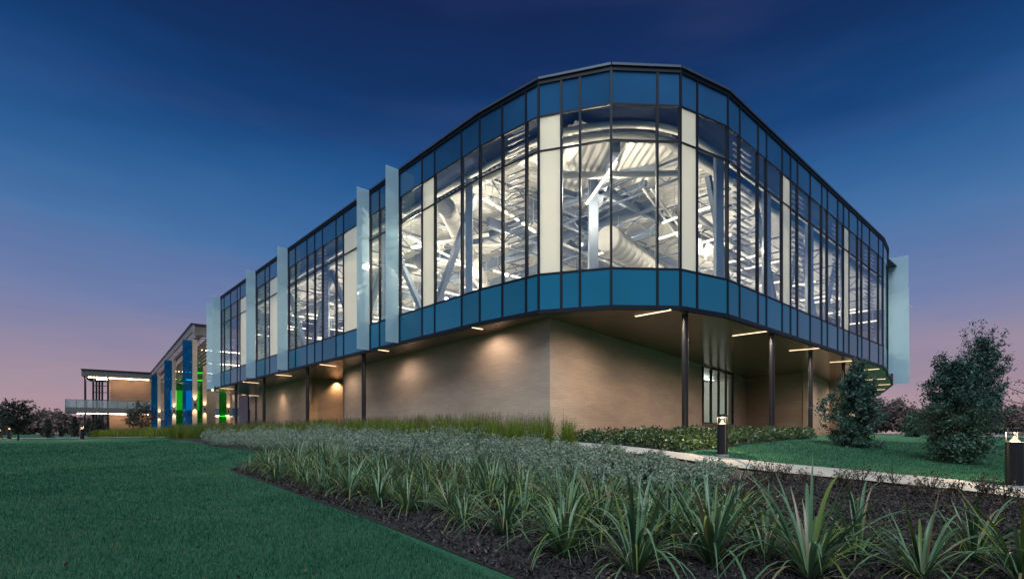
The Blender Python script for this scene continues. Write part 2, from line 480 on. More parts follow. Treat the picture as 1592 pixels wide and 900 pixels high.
# ------------------------------------------------------------------ plan of the glass building (metres, camera at 0,0 looking along +y)
def at_depth(px, Y):
    return ((px - CX) / FOC * Y, Y)
def at_height(px, py, h):
    """Point at height h above the eye seen at pixel (px, py)."""
    Y = h * FOC / (HOR - py)
    return ((px - CX) / FOC * Y, Y)
def on_line(px, P, Q):
    """Plan point on line P-Q seen at pixel column px."""
    k = (px - CX) / FOC
    dx, dy = Q[0] - P[0], Q[1] - P[1]
    t = (k * P[1] - P[0]) / (dx - k * dy)
    return (P[0] + t * dx, P[1] + t * dy)

GLASS_H = 8.0
corner_px = [(344.4, 135.0), (747, 316.2), (838, 348.9), (950, 363.3), (1057, 360.5), (1130, 338.0), (1372.2, 192.4)]
CORN = [at_depth(px, GLASS_H * FOC / h) for px, h in corner_px]
bays_px = [
    [344.4, 349, 359, 369.3, 374, 385.6, 399.3, 412.7, 419.8, 434, 449.5, 460, 478, 490, 502, 523.3, 535, 576.7, 591, 622.5, 657.3, 676.9, 718.9, 747],
    [747, 782, 819, 838], [838, 873, 902, 950], [950, 1021.5, 1057], [1057, 1082.4, 1130],
    [1130, 1148.4, 1177, 1190.2, 1214.7, 1227.8, 1238.7, 1258.4, 1276.4, 1285.3, 1301.3, 1310.4, 1318.9, 1332.4, 1338.9, 1351, 1365, 1372.2]]
PTS = []                       # mullion points in plan, left to right
PXS = []
for f, pxs in enumerate(bays_px):
    for px in pxs[:-1]:
        PTS.append(on_line(px, CORN[f], CORN[f + 1])); PXS.append(px)
PTS.append(CORN[-1]); PXS.append(1372.2)
RIGHT_END = [(25.6, 36.0), (27.0, 38.0), (29.6, 41.2), (33.3, 46.2), (38.0, 54.0), (43.0, 63.0)]
LEFT_END = [(-29.0, 60.0), (-30.6, 56.2), (-30.0, 53.2), (-28.6, 50.9)]
REAR = [(41.0, 76.0), (0.0, 84.0), (-20.0, 70.0)]
OUTLINE = CORN + RIGHT_END + REAR + LEFT_END
Z = lambda h: EYE + h          # heights above the eye -> world
Z_BOT, Z_SILL, Z_B, Z_A, Z_TOP = Z(4.395), Z(5.66), Z(10.04), Z(11.27), Z(12.395)
Z_SOF = Z(4.25)
uL = Vector((CORN[0][0] - CORN[1][0], CORN[0][1] - CORN[1][1])).normalized()      # along left facade, away
nL = Vector((-uL.y, uL.x)) if (-uL.y * 1 + uL.x * 1) > 0 else Vector((uL.y, -uL.x))
if nL.y < 0: nL = -nL                                                            # inward
uR = Vector((CORN[6][0] - CORN[5][0], CORN[6][1] - CORN[5][1])).normalized()      # along right facade, away
nR = Vector((-uR.y, uR.x))                                                       # inward

# ------------------------------------------------------------------ terrain
FRONT = [LEFT_END[1], LEFT_END[2], LEFT_END[3]] + CORN + RIGHT_END
def dist_front(x, y):
    x = np.asarray(x, float); y = np.asarray(y, float)
    best = np.full(x.shape, 1e9)
    for (ax, ay), (bx, by) in zip(FRONT[:-1], FRONT[1:]):
        dx, dy = bx - ax, by - ay
        t = np.clip(((x - ax) * dx + (y - ay) * dy) / (dx * dx + dy * dy), 0, 1)
        best = np.minimum(best, np.hypot(x - ax - t * dx, y - ay - t * dy))
    inside = (((x - CORN[1][0]) * nL.x + (y - CORN[1][1]) * nL.y) > 0) & (((x - CORN[5][0]) * nR.x + (y - CORN[5][1]) * nR.y) > 0) & (y > 18)
    return np.where(inside, 0, best)
def ground(x, y):
    """World height of the ground."""
    x = np.asarray(x, float); y = np.asarray(y, float)
    d = dist_front(x, y)
    s = np.clip((d - 0.5) / 10.5, 0, 1); s = s * s * (3 - 2 * s)
    k = np.clip((y - 13) / 22, 0, 1); k = k * k * (3 - 2 * k)
    amp = 0.88 * (1 - k) + 0.30 * k
    return EYE - 0.12 - amp * s + 0.015 * np.sin(x * 0.9 + 1.3) * np.cos(y * 0.7)
def gz(x, y):
    return float(ground(np.array([x]), np.array([y]))[0])
def on_ground(px, py):
    """Ground point seen at a pixel below the horizon."""
    Ys = np.linspace(1.5, 140, 6000)
    Xs = (px - CX) / FOC * Ys
    zr = HOR - (ground(Xs, Ys) - EYE) * FOC / Ys
    i = np.where(zr <= py)[0]
    k = i[0] if len(i) else len(Ys) - 1
    return (float(Xs[k]), float(Ys[k]))
def ground_poly(pxs):
    return [on_ground(*p) for p in pxs]

def axis(fine_lo, fine_hi, step, lo, hi):
    a = list(np.arange(fine_lo, fine_hi + 1e-6, step)); s = step; v = a[-1]
    while v < hi: s *= 1.25; v += s; a.append(min(v, hi))
    s = step; v = a[0]; pre = []
    while v > lo: s *= 1.25; v -= s; pre.append(max(v, lo))
    return np.array(pre[::-1] + a)
gx = axis(-40, 40, 0.5, -4000, 4000); gy = axis(-2, 60, 0.5, -300, 5000)
GX, GY = np.meshgrid(gx, gy)
GZ = ground(GX, GY)
GV = np.stack([GX.ravel(), GY.ravel(), GZ.ravel()], 1)
nx, ny = len(gx), len(gy)
ii, jj = np.meshgrid(np.arange(nx - 1), np.arange(ny - 1))
a0 = (jj * nx + ii).ravel()
GF = np.stack([a0, a0 + 1, a0 + nx + 1, a0 + nx], 1)
lawn = link('ground', mesh_np('ground', GV, GF, 'turf', smooth=True))
tag(lawn, 'green turf lawn rising gently to the building', None, None, 'structure')

def sheet(name, poly, mat, lift, step, kind='structure', label=None, rough=0.0):
    """Sheet draped on the terrain inside a plan polygon (constrained Delaunay)."""
    P = np.array(poly)
    lo, hi = P.min(0), P.max(0)
    # densify border
    bd = []
    for i in range(len(P)):
        a, b = P[i], P[(i + 1) % len(P)]
        n = max(1, int(np.hypot(*(b - a)) / step))
        for k in range(n): bd.append(a + (b - a) * k / n)
    bd = np.array(bd); nb = len(bd)
    xs = np.arange(lo[0], hi[0], step); ys = np.arange(lo[1], hi[1], step)
    XX, YY = np.meshgrid(xs, ys); pts = np.stack([XX.ravel(), YY.ravel()], 1)
    pts = pts[in_poly(pts, bd)] + RNG.uniform(-.15, .15, (1, 2)) * step
    allp = [Vector((float(a), float(b))) for a, b in np.concatenate([bd, pts])]
    r = delaunay_2d_cdt(allp, [], [list(range(nb))], 1, 1e-5)
    V = np.array([(v.x, v.y) for v in r[0]]); F = np.array([f for f in r[2]])
    zz = ground(V[:, 0], V[:, 1]) + lift
    if rough:
        inner = np.array([not any(k < nb for k in ids) for ids in r[3]])
        zz = np.where(inner, zz + rough * RNG.uniform(0, 1, len(V)), zz - .012)
    o = link(name, mesh_np(name, np.column_stack([V, zz]), F, mat, smooth=True))
    return tag(o, label, None, None, kind)

def in_poly(P, poly):
    P = np.asarray(P); poly = np.asarray(poly)
    x, y = P[:, 0], P[:, 1]; c = np.zeros(len(P), bool); n = len(poly); j = n - 1
    for i in range(n):
        xi, yi = poly[i]; xj, yj = poly[j]
        m = ((yi > y) != (yj > y)) & (x < (xj - xi) * (y - yi) / (yj - yi + 1e-12) + xi)
        c ^= m; j = i
    return c

path_up = [(780, 684), (860, 687), (927, 692), (1054, 706), (1190, 721), (1330, 734), (1479, 748), (1592, 763), (1800, 795)]
path_lo = [(1800, 815), (1592, 779), (1551, 773), (1479, 764), (1330, 749), (1190, 735), (1135, 729), (1060, 717), (924, 702), (860, 693), (780, 688)]
PATH = ground_poly(path_up + path_lo)
BED_LAWN = [(262, 683), (300, 686), (322, 692), (400, 702), (446, 706), (452, 709), (410, 714), (372, 722), (357, 731), (372, 738), (440, 760), (560, 803), (680, 850), (800, 900), (1000, 985), (1250, 1090)]
BED_PATH = [(1900, 1090), (1900, 830), (1592, 779), (1551, 773), (1479, 764), (1330, 749), (1190, 735), (1135, 729), (1060, 717), (924, 702), (860, 693), (700, 683), (500, 679.5), (300, 679)]
BED = ground_poly(BED_LAWN + BED_PATH)
HEDGE = ground_poly([(905, 689), (930, 692), (1000, 698.5), (1054, 702), (1118, 696.5), (1200, 686), (1256, 681.5), (1256, 679), (1180, 679), (1060, 680), (935, 683), (900, 684)])
sheet('planting_bed', BED, 'mulch', 0.02, 0.3, rough=0.03)
sheet('hedge_bed', HEDGE, 'mulch', 0.02, 0.3)
sheet('footpath', PATH, 'concrete', 0.05, 0.4)
sheet('lawn_path', ground_poly([(-200, 682.6), (0, 683.0), (100, 681.6), (190, 680.6), (300, 680.5), (300, 679.6), (190, 679.6), (100, 680.6), (0, 682.0), (-200, 681.6)]), 'concrete', 0.05, 1.2)

# ------------------------------------------------------------------ the glass building
base = (CORN[3][0], CORN[3][1], gz(*CORN[3]))
B = thing('glass_building', 'large blue glazed hall with rounded corner cantilevered over tan masonry walls', 'building', base)

# bay types along the facade, by left mullion pixel
FROST = {374: 1, 419.8: 1, 535: 1, 657.3: 1, 838: 1, 1057: 1, 1214.7: 1, 1310.4: 1}
LOUVRE = {344.4, 412.7 - 13.4, 449.5, 490, 591, 782, 1148.4, 1238.7, 1301.3, 1351}
def louvre_mesh(L):
    segs = []
    z = Z_SILL + 0.12
    k = 0
    while z < Z_A - 0.08:
        if not (Z_B - 0.07 < z < Z_B + 0.07):
            segs.append(((-L / 2, 0, z), (L / 2, 0, z), 0.10, 0.022))
        z += 0.235; k += 1
    V, F = boxes_np(segs)
    return mesh_np('louvre_blind', V, F, 'louvre')
pmat('louvre', (0.33, 0.31, 0.34), 0.5, 0.2, var=0.1)
for i in range(len(PTS) - 1):
    p, q = PTS[i], PTS[i + 1]; px = PXS[i]
    box2('transom', 'frame_metal', p, q, Z_BOT - 0.15, Z_BOT, 0.14, B)
    for zz in (Z_SILL, Z_B, Z_A):
        box2('transom', 'frame_metal', p, q, zz - 0.03, zz + 0.03, 0.08, B)
    box2('transom', 'frame_metal', p, q, Z_TOP, Z_TOP + 0.15, 0.14, B)
    box2('coping', 'coping_metal', p, q, Z_TOP + 0.152, Z_TOP + 0.235, 0.24, B)
    box2('spandrel_panel', 'spandrel_blue', p, q, Z_BOT, Z_SILL - 0.035, 0.05, B)
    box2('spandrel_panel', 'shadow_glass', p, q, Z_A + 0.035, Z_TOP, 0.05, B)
    g = 'frosted_glass' if px in FROST else 'clear_glass'
    nm_ = 'frosted_pane' if px in FROST else 'glass_pane'
    box2(nm_, g, p, q, Z_SILL + 0.035, Z_B - 0.035, 0.024, B)
    box2(nm_, g, p, q, Z_B + 0.035, Z_A - 0.035, 0.024, B)
    if px in LOUVRE:
        L = math.hypot(q[0] - p[0], q[1] - p[1]); d = Vector((q[0] - p[0], q[1] - p[1])).normalized()
        inn = Vector((-d.y, d.x)) * 0.22
        o = link('louvre_blind', louvre_mesh(L - 0.14), B, ((p[0] + q[0]) / 2 + inn.x, (p[1] + q[1]) / 2 + inn.y, 0))
        o.rotation_euler = (0, 0, math.atan2(d.y, d.x))
for i, p in enumerate(PTS):
    a, c = PTS[max(i - 1, 0)], PTS[min(i + 1, len(PTS) - 1)]
    d = Vector((c[0] - a[0], c[1] - a[1])).normalized() * 0.04
    box2('mullion', 'frame_metal', (p[0] - d.x, p[1] - d.y), (p[0] + d.x, p[1] + d.y), Z_BOT - 0.12, Z_TOP + 0.12, 0.12, B)
# the two ends, turning away
for seq in (CORN[6:] + RIGHT_END, [LEFT_END[0]] + LEFT_END[1:] + [CORN[0]]):
    for p, q in zip(seq[:-1], seq[1:]):
        box2('end_frame', 'frame_metal', p, q, Z_BOT - 0.15, Z_BOT, 0.14, B)
        box2('end_frame', 'frame_metal', p, q, Z_TOP, Z_TOP + 0.15, 0.14, B)
        box2('coping', 'coping_metal', p, q, Z_TOP + 0.152, Z_TOP + 0.235, 0.24, B)
        box2('spandrel_panel', 'spandrel_blue', p, q, Z_BOT, Z_SILL, 0.05, B)
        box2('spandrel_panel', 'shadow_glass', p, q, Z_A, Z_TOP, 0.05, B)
        box2('glass_pane', 'clear_glass', p, q, Z_SILL, Z_A, 0.024, B)
for p in RIGHT_END + LEFT_END:
    box2('mullion', 'frame_metal', (p[0] - .05, p[1]), (p[0] + .05, p[1]), Z_BOT - 0.12, Z_TOP + 0.12, 0.12, B)
rear_seq = [RIGHT_END[-1]] + REAR + [LEFT_END[0]]
for p, q in zip(rear_seq[:-1], rear_seq[1:]):
    box2('rear_wall', 'inner_wall', p, q, Z(4.2), Z(12.4), 0.3, B)

# translucent glass fins standing out from the facade, three panels each
def fin(p, out, L=0.74):
    q = (p[0] + out.x * L, p[1] + out.y * L)
    p0 = (p[0] + out.x * 0.11, p[1] + out.y * 0.11)
    e = link('fin', mesh_mixed('fin_bracket', *boxes_np([((p0[0] - p[0], p0[1] - p[1], -0.04), (q[0] - p[0] - out.x * .1, q[1] - p[1] - out.y * .1, -0.04), 0.02, 0.02)]), 'frame_metal'), B, (p[0], p[1], Z_SILL))
    for z0, z1 in ((Z(4.32), Z_SILL + .05), (Z_SILL + .065, Z_B + .05), (Z_B + .065, Z(12.57))):
        box2('fin_panel', 'fin_glass', p0, q, z0, z1, 0.03, e)
outL, outR = -nL, -nR
for px in (344.4, 399.3, 449.5, 576.7, 622.5):
    fin(on_line(px, CORN[0], CORN[1]), outL, 0.78)
fin((-28.9, 51.4), Vector((-0.86, -0.5)).normalized(), 0.75)
dE = Vector((RIGHT_END[2][0] - RIGHT_END[0][0], RIGHT_END[2][1] - RIGHT_END[0][1])).normalized()
outE = Vector((dE.y, -dE.x))
fin(RIGHT_END[1], outE, 1.25)
fin(RIGHT_END[3], outE, 1.2)

# roof slab, soffit
poly_slab('roof', OUTLINE, Z_TOP + 0.05, Z_TOP + 0.16, 'fascia_grey', B, base)
poly_slab('soffit', OUTLINE, Z_SOF, Z_SOF + 0.12, 'soffit_planks', B, base)
poly_slab('hall_floor', [(x * .995 + .1, y * .995 + .2) for x, y in OUTLINE], Z(5.0), Z(5.12), 'inner_floor', B, base)

# slim exterior columns
def column(px, Y, r=0.115):
    x, y = at_depth(px, Y)
    g = gz(x, y) - 0.1
    me = lathe('column', [(0, 0), (r, 0), (r, Z_SOF - g + .01), (0, Z_SOF - g + .01)], 'black_steel', 16)
    link('column', me, B, (x, y, g))
for px, Y in ((1065, 18.9), (1200, 22.6), (1260, 28.0), (1311, 32.9), (565.5, 28.6), (478, 34.3), (410.5, 40.6), (367, 46.0)):
    column(px, Y)

# lower storey masonry
zg = Z(-0.55)
W0 = at_height(855, 494, 4.27); W1 = at_height(533, 575, 4.27); W2 = at_height(1160, 587.5, 4.27)
W3 = at_height(1256, 577.5, 4.27); W4 = at_height(1289, 594, 4.27)
WA = on_line(1092, W0, W2); WB = on_line(1139, W0, W2)
T = 0.3
def wall(p, q, z0=zg, z1=Z_SOF, mat='tan_brick', off=-T / 2):
    return box2('masonry_wall', mat, p, q, z0, z1, T, B, off)
def mitre(P, C_, Q):
    """Inner point of the wall corner P-C-Q at thickness T."""
    a = Vector((C_[0] - P[0], C_[1] - P[1])).normalized(); b = Vector((Q[0] - C_[0], Q[1] - C_[1])).normalized()
    na, nb_ = Vector((-a.y, a.x)), Vector((-b.y, b.x)); m = (na + nb_).normalized()
    k = T / m.dot(na)
    return (C_[0] + m.x * k, C_[1] + m.y * k)
def inner(P, Q, at):
    a = Vector((Q[0] - P[0], Q[1] - P[1])).normalized(); return (at[0] - a.y * T, at[1] + a.x * T)
W0i = mitre(W1, W0, W2)
poly_slab('masonry_wall', [W1, W0, W0i, inner(W1, W0, W1)], zg, Z_SOF, 'tan_brick', B, base)
poly_slab('masonry_wall', [W0, WA, inner(W0, W2, WA), W0i], zg, Z_SOF, 'tan_brick', B, base)
wall(WA, WB, zg, Z(0.62)); wall(WB, W2)
wall(W2, W3); wall(W3, W4)
V5 = (W4[0] + 0.9, W4[1] - 0.8); wall(W4, V5, off=0.0)
wall(V5, (V5[0] + 5.5, V5[1] + 7.0))
ret = Vector((W0[0] - W1[0], W0[1] - W1[1])).normalized(); inw = Vector((-ret.y, ret.x))
W1b = (W1[0] + inw.x * 7.0, W1[1] + inw.y * 7.0)
wall(W1b, W1)
R0 = at_height(481, 588.5, 4.27); R1 = at_height(540, 591, 4.27)
wall((R0[0] - 0.3, R0[1] + 0.3), (R1[0] + 1.5, R1[1] - 0.4), mat='warm_panel')
K0 = at_height(479, 588, 4.27); K1 = at_height(402, 605, 4.27)
wall(K1, K0); wall(K0, (K0[0] + 1.5, K0[1] + 1.9))
wall((K1[0] + 1.0, K1[1] + 4.2), (K1[0] - 2.6, K1[1] + 7.0), mat='warm_panel')
# window of four lights in the right wall, reaching the soffit
win = link('window', mesh_mixed('window', *boxes_np([
    ((WA[0], WA[1], Z(0.66)), (WB[0], WB[1], Z(0.66)), 0.22, 0.08)]), 'black_steel'), B, (0, 0, 0))
bar('window_head', 'black_steel', (WA[0], WA[1], Z_SOF - .06), (WB[0], WB[1], Z_SOF - .06), 0.16, 0.1, win)
for k in range(5):
    t = k / 4
    c = (WA[0] + (WB[0] - WA[0]) * t, WA[1] + (WB[1] - WA[1]) * t)
    d = Vector((WB[0] - WA[0], WB[1] - WA[1])).normalized() * (0.08 if k in (0, 4) else 0.06)
    box2('window_mullion', 'black_steel', (c[0] - d.x, c[1] - d.y), (c[0] + d.x, c[1] + d.y), Z(0.68), Z_SOF - .02, 0.14, win)
    if k < 4:
        t2 = (k + 1) / 4
        box2('pane', 'clear_glass', c, (WA[0] + (WB[0] - WA[0]) * t2, WA[1] + (WB[1] - WA[1]) * t2), Z(0.7), Z_SOF - .1, 0.02, win)
dW = Vector((WB[0] - WA[0], WB[1] - WA[1])).normalized(); iW = Vector((-dW.y, dW.x))
def offp(p, a, b): return (p[0] + dW.x * a + iW.x * b, p[1] + dW.y * a + iW.y * b)
ld = bpy.data.lights.new('room_fill', 'POINT'); ld.energy = 420; ld.color = (0.9, 1.0, 0.88); ld.shadow_soft_size = 0.0  # added unseen point fill that brightens the room behind the window
lo = bpy.data.objects.new('room_fill', ld); COL.objects.link(lo); lo.parent = B
lo.location = Vector((*offp(WB, 0, 2.8), Z(4.05))) - wloc(B)
box2('room_wall', 'inner_wall', offp(WA, -3, 4.2), offp(WB, 5, 4.2), Z(-.3), Z_SOF, 0.1, B)
box2('room_wall', 'inner_wall', offp(WA, -3, 0.35), offp(WA, -3, 4.15), Z(-.3), Z_SOF, 0.1, B)
box2('room_wall', 'inner_wall', offp(WB, 5, 0.35), offp(WB, 5, 4.15), Z(-.3), Z_SOF, 0.1, B)
bar('room_light', 'room_panel', (*offp(WA, -.5, 2.2), Z_SOF - .12), (*offp(WB, 2.5, 2.2), Z_SOF - .12), 0.3, 0.05, B)
bar('window_sill', 'fascia_tan', (*offp(WA, -.1, -.05), Z(0.6)), (*offp(WB, .1, -.05), Z(0.6)), 0.2, 0.06, B)

# soffit light bars
bars = [((988, 493), (1043, 483)), ((1139, 523), (1192, 516)), ((1227, 546), (1274, 542)), ((1290, 564), (1333, 561)), ((1326, 577), (1367, 574)),
        ((1344, 591), (1377, 589.3)), ((1353, 599.3), (1384, 597.8)), ((1353, 606.7), (1376, 605.6)), ((1352, 613.5), (1361, 612.7)),
        ((734.4, 510), (750, 512.9)), ((588.4, 544.4), (604, 546.7)), ((497, 567), (522, 570)), ((429, 582.9), (453, 584.9)),
        ((378, 594), (401.8, 596)), ((341, 603.8), (363, 605)), ((376, 613.8), (401.8, 615.6))]
for a, b in bars:
    A, Bp = at_height(*a, 4.22), at_height(*b, 4.22)
    bar('soffit_light', 'warm_tube', (*A, Z(4.255)), (*Bp, Z(4.255)), 0.10, 0.03, B)
    for f_ in (.25, .75):
        ld = bpy.data.lights.new('soffit_lamp', 'SPOT'); ld.energy = 170 if a[0] > 900 else 42; ld.spot_size = math.radians(172); ld.spot_blend = 0.6
        ld.color = (1.0, 0.80, 0.62); ld.shadow_soft_size = 0.0
        lo = bpy.data.objects.new('soffit_lamp', ld); COL.objects.link(lo); lo.parent = B
        lo.location = Vector((A[0] + (Bp[0] - A[0]) * f_, A[1] + (Bp[1] - A[1]) * f_, Z(4.225))) - wloc(B)
# recessed downlights washing the long wall and the recess
def downlight(p, power, size=80, col=(1.0, 0.80, 0.62)):
    d = link('downlight', lathe('downlight', [(0.045, 0.012), (0.06, 0.012), (0.065, 0.02), (0.065, 0.03)], 'black_steel', 14), B, (p[0], p[1], Z_SOF - 0.03))
    ld = bpy.data.lights.new('downlight_beam', 'SPOT'); ld.energy = power; ld.spot_size = math.radians(size); ld.spot_blend = 1.0
    ld.color = col; ld.shadow_soft_size = 0.0
    lo = bpy.data.objects.new('downlight_beam', ld); COL.objects.link(lo); lo.parent = B
    lo.location = Vector((p[0], p[1], Z_SOF - 0.05)) - wloc(B)
outW = -inw
for px, w in ((795, 16), (632, 20), (545, 20)):
    c = on_line(px, W0, W1); downlight((c[0] + outW.x * 0.75, c[1] + outW.y * 0.75), w, 125)
downlight((R0[0] + 2.0, R0[1] - 1.7), 260, 110, (1.0, 0.62, 0.32))
downlight((R1[0] - 0.6, R1[1] - 0.9), 200, 110, (1.0, 0.62, 0.32))
c = on_line(440, K0, K1); downlight((c[0] - .6, c[1] - .55), 140, 100, (1.0, 0.72, 0.48))
downlight((V5[0] + .15, V5[1] - .5), 90, 90, (1.0, 0.6, 0.3))

# ------------------------------------------------------------------ inside the hall
def offs(p, n, d): return (p[0] + n.x * d, p[1] + n.y * d)
LP = lambda s, d: (CORN[1][0] + uL.x * s + nL.x * d, CORN[1][1] + uL.y * s + nL.y * d)   # left wing: s along, d inward
RP = lambda s, d: (CORN[5][0] + uR.x * s + nR.x * d, CORN[5][1] + uR.y * s + nR.y * d)
DEEP = 15.0
IC = (4.46, 36.6)
box2('hall_wall', 'inner_wall', LP(37.5, DEEP), IC, Z(5.1), Z(12.3), 0.2, B)
box2('hall_wall', 'inner_wall', IC, RP(40, DEEP), Z(5.1), Z(12.3), 0.2, B)
# corrugated roof deck: real ribs, one sheet per wing
def deck(name, P0, along, inward, L, D, z_out, z_in, pitch=0.32):
    V, F = [], []
    n = int(L / pitch)
    prof = []
    for k in range(n):
        s = k * pitch
        prof += [(s, 0), (s + pitch * .5, 0), (s + pitch * .62, .075), (s + pitch * .88, .075)]
    for s, h in prof:
        for d, zb in ((0, z_out), (D * .45, z_in), (D, z_in + .12)):
            V.append((P0[0] + along.x * s + inward.x * d, P0[1] + along.y * s + inward.y * d, zb + h))
    for i in range(len(prof) - 1):
        for k in range(2):
            a = i * 3 + k
            F.append((a, a + 3, a + 4, a + 1))
    return link(name, mesh_np(name, np.array(V), np.array(F), 'deck_steel'), B)
# the deck runs a little over the corner; both sheets meet on the diagonal line
deck('roof_deck', LP(-3.5, 1.9), uL, nL, 42.0, DEEP - 1.6, Z(11.55), Z(12.05))
deck('roof_deck', RP(-1.2, 1.9), uR, nR, 42.0, DEEP - 1.6, Z(11.50), Z(12.0))
deck('roof_deck', (2.2, 20.6), Vector((1, 0.06)).normalized(), Vector((-0.06, 1)).normalized(), 4.6, 17.0, Z(11.42), Z(11.9))
# ring beams following the rounded corner
def smooth_line(P, it=3):
    P = [Vector(p) for p in P]
    for _ in range(it):
        Q = [P[0]]
        for a, b in zip(P[:-1], P[1:]):
            Q += [a * .75 + b * .25, a * .25 + b * .75]
        P = Q + [P[-1]]
    return P
def inset(P, d):
    out = []
    for i in range(len(P)):
        a, b = Vector(P[max(i - 1, 0)]), Vector(P[min(i + 1, len(P) - 1)])
        t = (b - a).normalized(); n_ = Vector((-t.y, t.x))
        out.append(Vector(P[i]) + n_ * d)
    return out
def ribbon(name, line, z0, z1, w, mat):
    V, F = [], []
    for i, p in enumerate(line):
        a, b = line[max(i - 1, 0)], line[min(i + 1, len(line) - 1)]
        t = (b - a).normalized(); n_ = Vector((-t.y, t.x)) * (w / 2)
        V += [(p.x - n_.x, p.y - n_.y, z0), (p.x + n_.x, p.y + n_.y, z0), (p.x + n_.x, p.y + n_.y, z1), (p.x - n_.x, p.y - n_.y, z1)]
    for i in range(len(line) - 1):
        k = i * 4
        F += [(k + j, k + (j + 1) % 4, k + 4 + (j + 1) % 4, k + 4 + j) for j in range(4)]
    return link(name, mesh_np(name, np.array(V), np.array(F), mat), B)
ring_src = [LP(34, 0), LP(10, 0)] + CORN[1:6] + [RP(10, 0), RP(28, 0)]
ribbon('ring_beam', smooth_line(inset(ring_src, 1.0)), Z(11.10), Z(11.26), 0.22, 'white_steel')
ribbon('ring_beam', smooth_line(inset(ring_src, 1.9)), Z(11.22), Z(11.42), 0.30, 'white_steel')
ribbon('dark_void_strip', smooth_line(inset(ring_src, 1.0)), Z(11.9), Z(12.0), 1.5, 'void_navy')  # added navy strip, darkness of the void behind the glass put into its colour
ribbon('ring_beam', smooth_line(inset(ring_src, 6.2)), Z(11.05), Z(11.45), 0.28, 'grey_steel')
# columns and raking braces just inside the glass
for s in (2.2, 9.6, 17.2, 24.8, 32.2):
    x, y = LP(s, 1.15)
    box2('hall_column', 'grey_steel', (x - .15, y), (x + .15, y), Z(5.1), Z(11.3), 0.3, B)
for s in (1.7, 6.4, 12.0, 18.0):
    x, y = RP(s, 1.15)
    box2('hall_column', 'grey_steel', (x - .15, y), (x + .15, y), Z(5.1), Z(11.3), 0.3, B)
x, y = at_depth(922, 23.2)
box2('hall_column', 'grey_steel', (x - .2, y), (x + .2, y), Z(5.1), Z(11.4), 0.4, B)
for s0, s1 in ((9.6, 5.9), (2.2, 5.9), (17.2, 13.4), (9.6, 13.4), (24.8, 21.0), (17.2, 21.0), (32.2, 28.5), (24.8, 28.5)):
    bar('brace', 'grey_steel', (*LP(s0, 1.5), Z(10.6)), (*LP(s1, 1.5), Z(5.3)), 0.24, 0.26, B)
for s0, s1 in ((6.4, 9.2), (12.0, 9.2), (12.0, 15.0), (18.0, 15.0), (1.7, 4.0)):
    bar('brace', 'grey_steel', (*RP(s0, 1.6), Z(10.6)), (*RP(s1, 1.6), Z(5.3)), 0.2, 0.22, B)
# open-web joists
def joist(P, Q, z, depth=0.85, nweb=14, mat='grey_steel'):
    P, Q = Vector(P), Vector(Q)
    segs = [((P.x, P.y, z), (Q.x, Q.y, z), 0.10, 0.07), ((P.x, P.y, z - depth), (Q.x, Q.y, z - depth), 0.10, 0.07)]
    for k in range(nweb):
        a = P.lerp(Q, k / nweb); b = P.lerp(Q, (k + 1) / nweb)
        za, zb = (z - .04, z - depth + .04) if k % 2 == 0 else (z - depth + .04, z - .04)
        segs.append(((a.x, a.y, za), (b.x, b.y, zb), 0.05, 0.05))
    V, F = boxes_np(segs)
    link('joist', mesh_np('joist', V, F, mat), B)
for k in range(9):
    joist(LP(2.0 + k * 4.1, 2.2), LP(2.0 + k * 4.1, 14.6), Z(11.5))
for k in range(8):
    joist(RP(1.0 + k * 4.1, 2.2), RP(1.0 + k * 4.1, 14.6), Z(11.45))
for d in (9.5, 12.5):
    bar('girder', 'grey_steel', (*LP(-2, d), Z(11.25)), (*LP(37, d), Z(11.25)), 0.25, 0.5, B)
    bar('girder', 'grey_steel', (*RP(-1, d), Z(11.2)), (*RP(34, d), Z(11.2)), 0.25, 0.5, B)
# hip girder at the corner and rafters folding over it
hip0 = at_depth(958, 20.6)
bar('girder', 'grey_steel', (*hip0, Z(11.2)), (*IC, Z(11.75)), 0.32, 0.45, B)
for k in range(1, 6):
    t = k / 6
    h_ = (hip0[0] + (IC[0] - hip0[0]) * t, hip0[1] + (IC[1] - hip0[1]) * t)
    zz = 11.2 + .55 * t
    bar('rafter', 'grey_steel', (*h_, Z(zz)), (*LP(-1.5 + 2.6 * k * .4, 2.2 + 1.9 * k * .6), Z(zz - .1)), 0.16, 0.26, B)
    bar('rafter', 'grey_steel', (*h_, Z(zz)), (*RP(-.5 + 2.6 * k * .4, 2.2 + 1.9 * k * .6), Z(zz - .1)), 0.16, 0.26, B)
# white pipes and raceways
for a, b, r in (((850, 20.6, 10.05), (1075, 21.4, 10.55), 0.13), ((640, 27, 9.5), (760, 26.5, 10.0), 0.10), ((1085, 22.5, 9.3), (1180, 30.0, 9.6), 0.10),
                ((690, 25.5, 9.0), (790, 26.5, 9.5), 0.09), ((480, 36, 8.6), (560, 33, 8.9), 0.10), ((875, 24, 8.6), (1000, 30, 8.9), 0.06), ((1000, 22, 10.2), (1056, 25.5, 9.4), 0.05), ((1012, 22, 10.2), (1068, 25.5, 9.5), 0.05)):
    A, Bq = (*at_depth(a[0], a[1]), Z(a[2])), (*at_depth(b[0], b[1]), Z(b[2]))
    V, F = tube_np([A, Bq], [r, r], 10)
    link('pipe', mesh_mixed('pipe', V, F, 'white_steel', True), B)
